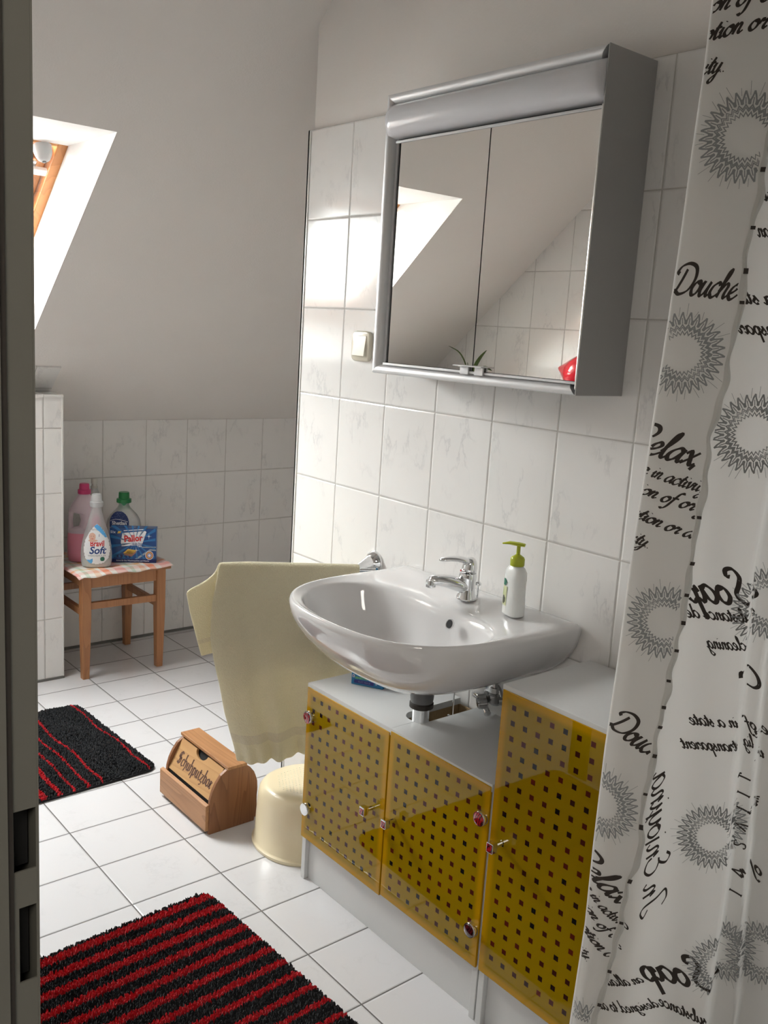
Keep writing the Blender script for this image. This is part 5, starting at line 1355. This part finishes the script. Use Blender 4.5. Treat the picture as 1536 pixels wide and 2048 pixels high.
for k, (a, z, R_) in enumerate(((.123, 1.329, .054), (.141, .734, .050), (.176, 1.083, .052), (.180, .525, .050), (.235, .528, .050), (.27, 1.50, .05), (.30, .9, .05), (.10, .20, .05))): addp(gb_, sunburst(R_, 20+k), a, z)
tf, tb_ = 'front', 'back'
def W_(D, body, a, z, xh, rot=0.0, mirror=False, width=None, big=False, align='L', wm=None):
    v, f, w = script(body, xh, wm or (0.33 if big else 0.36), 0.12 if not wm else 0.06)
    k = (width/w) if width else 1.0
    if align == 'R': v = [(x-w, y) for x, y in v]
    if mirror: v = [(-x, y) for x, y in v]; f = [q[::-1] for q in f]
    emit(D, xf([(x*k, y) for x, y in v], a, z, rot), f, 'script_print', 'ink_black')
dg = math.radians
# front strip, readable
W_(tf, 'sion of or y', -.012, 1.853, .0115, dg(6), width=.115); W_(tf, 'motion or du', -.018, 1.818, .0115, dg(8), width=.125); W_(tf, 'ity..', .002, 1.782, .0115, dg(0), width=.028)
W_(tf, 'Douche', -.003, 1.508, .0190, dg(-4), width=.079, big=True)
W_(tf, 'Relax,', -.040, 1.297, .0195, dg(-10), width=.096, big=True)
W_(tf, 'ng in activity', -.028, 1.266, .0098, dg(-12), width=.100); W_(tf, 'sion of or y', -.028, 1.238, .0098, dg(-12), width=.105)
W_(tf, 'motion or du', -.040, 1.206, .0098, dg(-14), width=.115); W_(tf, 'ity..', -.020, 1.166, .0098, dg(-14), width=.026)
W_(tf, 'Douche', -.022, .890, .0190, dg(-26), width=.090, big=True)
W_(tf, 'Relax,', -.062, .668, .0190, dg(-32), width=.105, big=True)
W_(tf, 'ng in activity', -.040, .628, .0092, dg(-36), width=.092); W_(tf, 'sion of or', -.038, .597, .0092, dg(-36), width=.080)
W_(tf, 'motion or', -.045, .567, .0092, dg(-36), width=.085); W_(tf, 'ity..', -.033, .520, .0092, dg(-36), width=.024)
# back layer, seen from behind (mirrored)
W_(tb_, 'in a state', .150, 1.500, .0100, 0, True, .085); W_(tb_, 'transparent', .155, 1.461, .0100, 0, True, .090); W_(tb_, 'using', .118, 1.63, .010, 0, True, .04); W_(tb_, 'in an', .125, 1.585, .010, 0, True, .03)
W_(tb_, 'Soap', .152, 1.092, .0240, dg(3), True, .088, True)
W_(tb_, 'substance des', .160, 1.065, .0098, dg(0), True, .100); W_(tb_, 'cleaning', .152, 1.024, .0098, dg(2), True, .052)
W_(tb_, 'in a state', .156, .908, .0098, dg(-3)*-1, True, .066); W_(tb_, 'transparent', .160, .872, .0098, dg(-4)*-1, True, .076)
W_(tb_, 'of', .184, .890, .0098, 0, True, .014); W_(tb_, 'lig', .184, .862, .0098, 0, True, .014)
W_(tb_, 'In Enjoying', .056, .598, .0160, dg(-88), True, .225, wm=0.2)
W_(tb_, 'Soap', .170, .486, .0235, dg(0), True, .100, True)
W_(tb_, 'an alkali', .072, .484, .0090, dg(22), True, .056); W_(tb_, 'substance', .170, .425, .0095, dg(-14), True, .075); W_(tb_, 'designed to aid', .098, .440, .0095, dg(14), True, .095)
W_(tb_, 'ab', .040, .568, .0095, 0, True, .018); W_(tb_, 'sub', .034, .532, .0095, dg(10), True, .022)
W_(tb_, 'C', .184, .955, .0190, dg(6), True, .021, True); W_(tb_, 'en', .204, .878, .010, 0, True, .02); W_(tb_, 'in', .203, .84, .010, 0, True, .014)
W_(tb_, 'me', .204, .778, .010, dg(80), True, .02); W_(tb_, 'of r', .222, .655, .012, 0, True, .03)
CAPS = {'I': [[(0, -1), (0, 1)], [(-.25, -1), (.25, -1)], [(-.25, 1), (.25, 1)]], 'V': [[(-.6, -1), (0, 1), (.6, -1)]],
        'S': [[(.5, .7), (.2, 1), (-.4, .8), (-.3, .2), (.3, -.2), (.4, -.8), (-.2, -1), (-.5, -.7)]], 'L': [[(0, -1), (0, 1)], [(-.5, 1), (.5, 1), (.5, .7)]]}
for ch, zc_ in (('I', .626), ('V', .660), ('S', .705), ('V', .735), ('I', .762), ('I', .786), ('L', .812)):
    uc = 0.5*(lerp_tab(FO2, zc_)+lerp_tab(FO3, zc_)); vs_, fs_ = [], []
    for st_ in CAPS[ch]:
        pts = [(uc-p[1]*0.0085+0.002*p[0], zc_+p[0]*0.0080+p[1]*0.002) for p in st_]
        dense = catmull(pts, 4) if len(pts) > 3 else [(pts[k][0]+(pts[k+1][0]-pts[k][0])*t/6, pts[k][1]+(pts[k+1][1]-pts[k][1])*t/6) for k in range(len(pts)-1) for t in range(7)]
        v, f = nib(dense, 0.0012, 0.0026, 1.2, smooth=False); o_ = len(vs_); vs_ += v; fs_ += [tuple(q+o_ for q in g) for g in f]
    emit(tb_, vs_, fs_, 'capital_print', 'ink_black')
# curtain rod above
rod = thing('curtain_rod', (-0.3, 0.2, 2.05), 'white curtain rod above the shower curtain', 'curtain rod')
b = MB(); e0 = cpt(-0.03, 0.03, 2.045); e1_ = cpt(1.12, 0.03, 2.045); b.tube([e0, e1_], 0.010, 14); b.tube([cpt(0.0, 0.03, 2.045), cpt(0.0, 0.03, 2.65)], 0.006, 10); b.build('rod', 'white_plastic', rod, smooth=True)
for k in range(8):
    b = MB(); c = cpt(0.0+k*0.065, 0.03, 2.04); pts = [c+CD*0.018*math.cos(t)+Vector((0, 0, 0.020*math.sin(t))) for t in [2*math.pi*i/16 for i in range(17)]]
    b.tube(pts, 0.0015, 6); b.build('ring', 'white_plastic', rod, smooth=True)

# ------------------------------------------------------------------ things seen only in the mirror
lb = thing('storage_cabinet', (-1.70, 2.65, 0), 'white cabinet against the left tiled wall under the plant', 'cabinet')
b = MB(); b.box((-1.895, 2.30, 0), (-1.52, 2.98, 1.20)); b.build('carcass', 'board', lb, bevel=0.002)
b = MB(); b.box((-1.518, 2.305, 0.05), (-1.502, 2.638, 1.18)); b.box((-1.518, 2.642, 0.05), (-1.502, 2.975, 1.18)); b.build('door', 'board', lb, bevel=0.002)
for yy in (2.60, 2.68):
    b = MB(); b.tube([(-1.50, yy, 0.72), (-1.48, yy, 0.72), (-1.48, yy, 0.82), (-1.50, yy, 0.82)], 0.004, 8); b.build('handle', 'chrome', lb, smooth=True)
pp = thing('potted_plant', (-1.70, 2.70, 1.20), 'small plant with long thin leaves reflected in the mirror', 'plant')
PLC = Vector((-1.70, 2.70, 1.20))
b = MB(); b.lathe([(0.030, 0), (0.040, 0.055), (0.042, 0.058), (0.038, 0.058), (0.036, 0.050)], PLC, n=24); b.build('pot', simple('terracotta', (0.45, 0.20, 0.12), 0.7, noise=0.1, nscale=20), pp, smooth=True)
b = MB(); b.lathe([(0.0355, 0.046), (0.0355, 0.050)], PLC, n=20); b.build('soil', 'dark', pp)
b = MB()
for lp, w in (([(-1.675, 1.245), (-1.660, 1.31), (-1.615, 1.365), (-1.545, 1.392)], .0035), ([(-1.700, 1.245), (-1.715, 1.30), (-1.745, 1.345), (-1.785, 1.382)], .011),
              ([(-1.700, 1.245), (-1.735, 1.285), (-1.785, 1.303), (-1.830, 1.290)], .009), ([(-1.690, 1.245), (-1.680, 1.285), (-1.668, 1.325)], .004), ([(-1.67, 1.245), (-1.64, 1.275), (-1.62, 1.272)], .009)):
    pts = [Vector((p[0], 2.70, p[1])) for p in catmull(lp, 5)]; n0 = len(b.v); K = len(pts)
    for k, c in enumerate(pts):
        ww = w*math.sin(math.pi*min(1, 0.15+k/(K-1)*0.85))+0.0006
        t_ = (pts[min(k+1, K-1)]-pts[max(k-1, 0)]).normalized(); n_ = Vector((-t_.z, 0, t_.x))
        b.v += [tuple(c-n_*ww), tuple(c+Vector((0, -ww*0.4, 0))), tuple(c+n_*ww)]
    for k in range(K-1):
        for i in (0, 1): b.f.append((n0+3*k+i, n0+3*k+i+1, n0+3*k+4+i, n0+3*k+3+i)); b.m.append(0)
b.build('leaves', simple('leaf_green_dark', (0.07, 0.12, 0.025), 0.5, noise=0.5, nscale=30), pp, smooth=True)
def balloon(c, r, tip, mat, label):
    t = thing('balloon', tuple(Vector(c)-Vector((0, 0, r))), label, 'balloon')
    b = MB(); T_ = Vector(tip).normalized()
    prof = [(0.0, r*1.55), (r*.06, r*1.52), (r*.14, r*1.42), (r*.34, r*1.12), (r*.64, r*.72), (r*.90, r*.32), (r, 0), (r*.9, -r*.45), (r*.66, -r*.78), (r*.35, -r*.96), (0.0, -r*1.02)]
    b.lathe(prof[::-1], c, n=32, axis=T_, cap=False); b.build('balloon_skin', mat, t, smooth=True, angle=180)
    b = MB(); b.tube([Vector(c)-Vector((0, 0, r*0.98)), Vector(c)-Vector((0.01, 0, r*1.8)), Vector((c[0], c[1], 0.0))], 0.0008, 6); b.build('string', 'white_plastic', t)
    return t
BLM = simple('red_balloon', (0.60, 0.015, 0.03), 0.12, coat=1.0, noise=0.02, nscale=5); BLP = simple('pink_balloon', (0.70, 0.04, 0.25), 0.15, coat=0.8, noise=0.02, nscale=5)
balloon((-1.68, 2.055, 1.315), 0.085, (0, 1, 0.15), BLM, 'red balloon reflected at the lower right of the mirror')
balloon((-1.78, 1.985, 1.47), 0.065, (0.1, 0.5, 0.6), BLP, 'pink balloon just above the red one in the mirror')
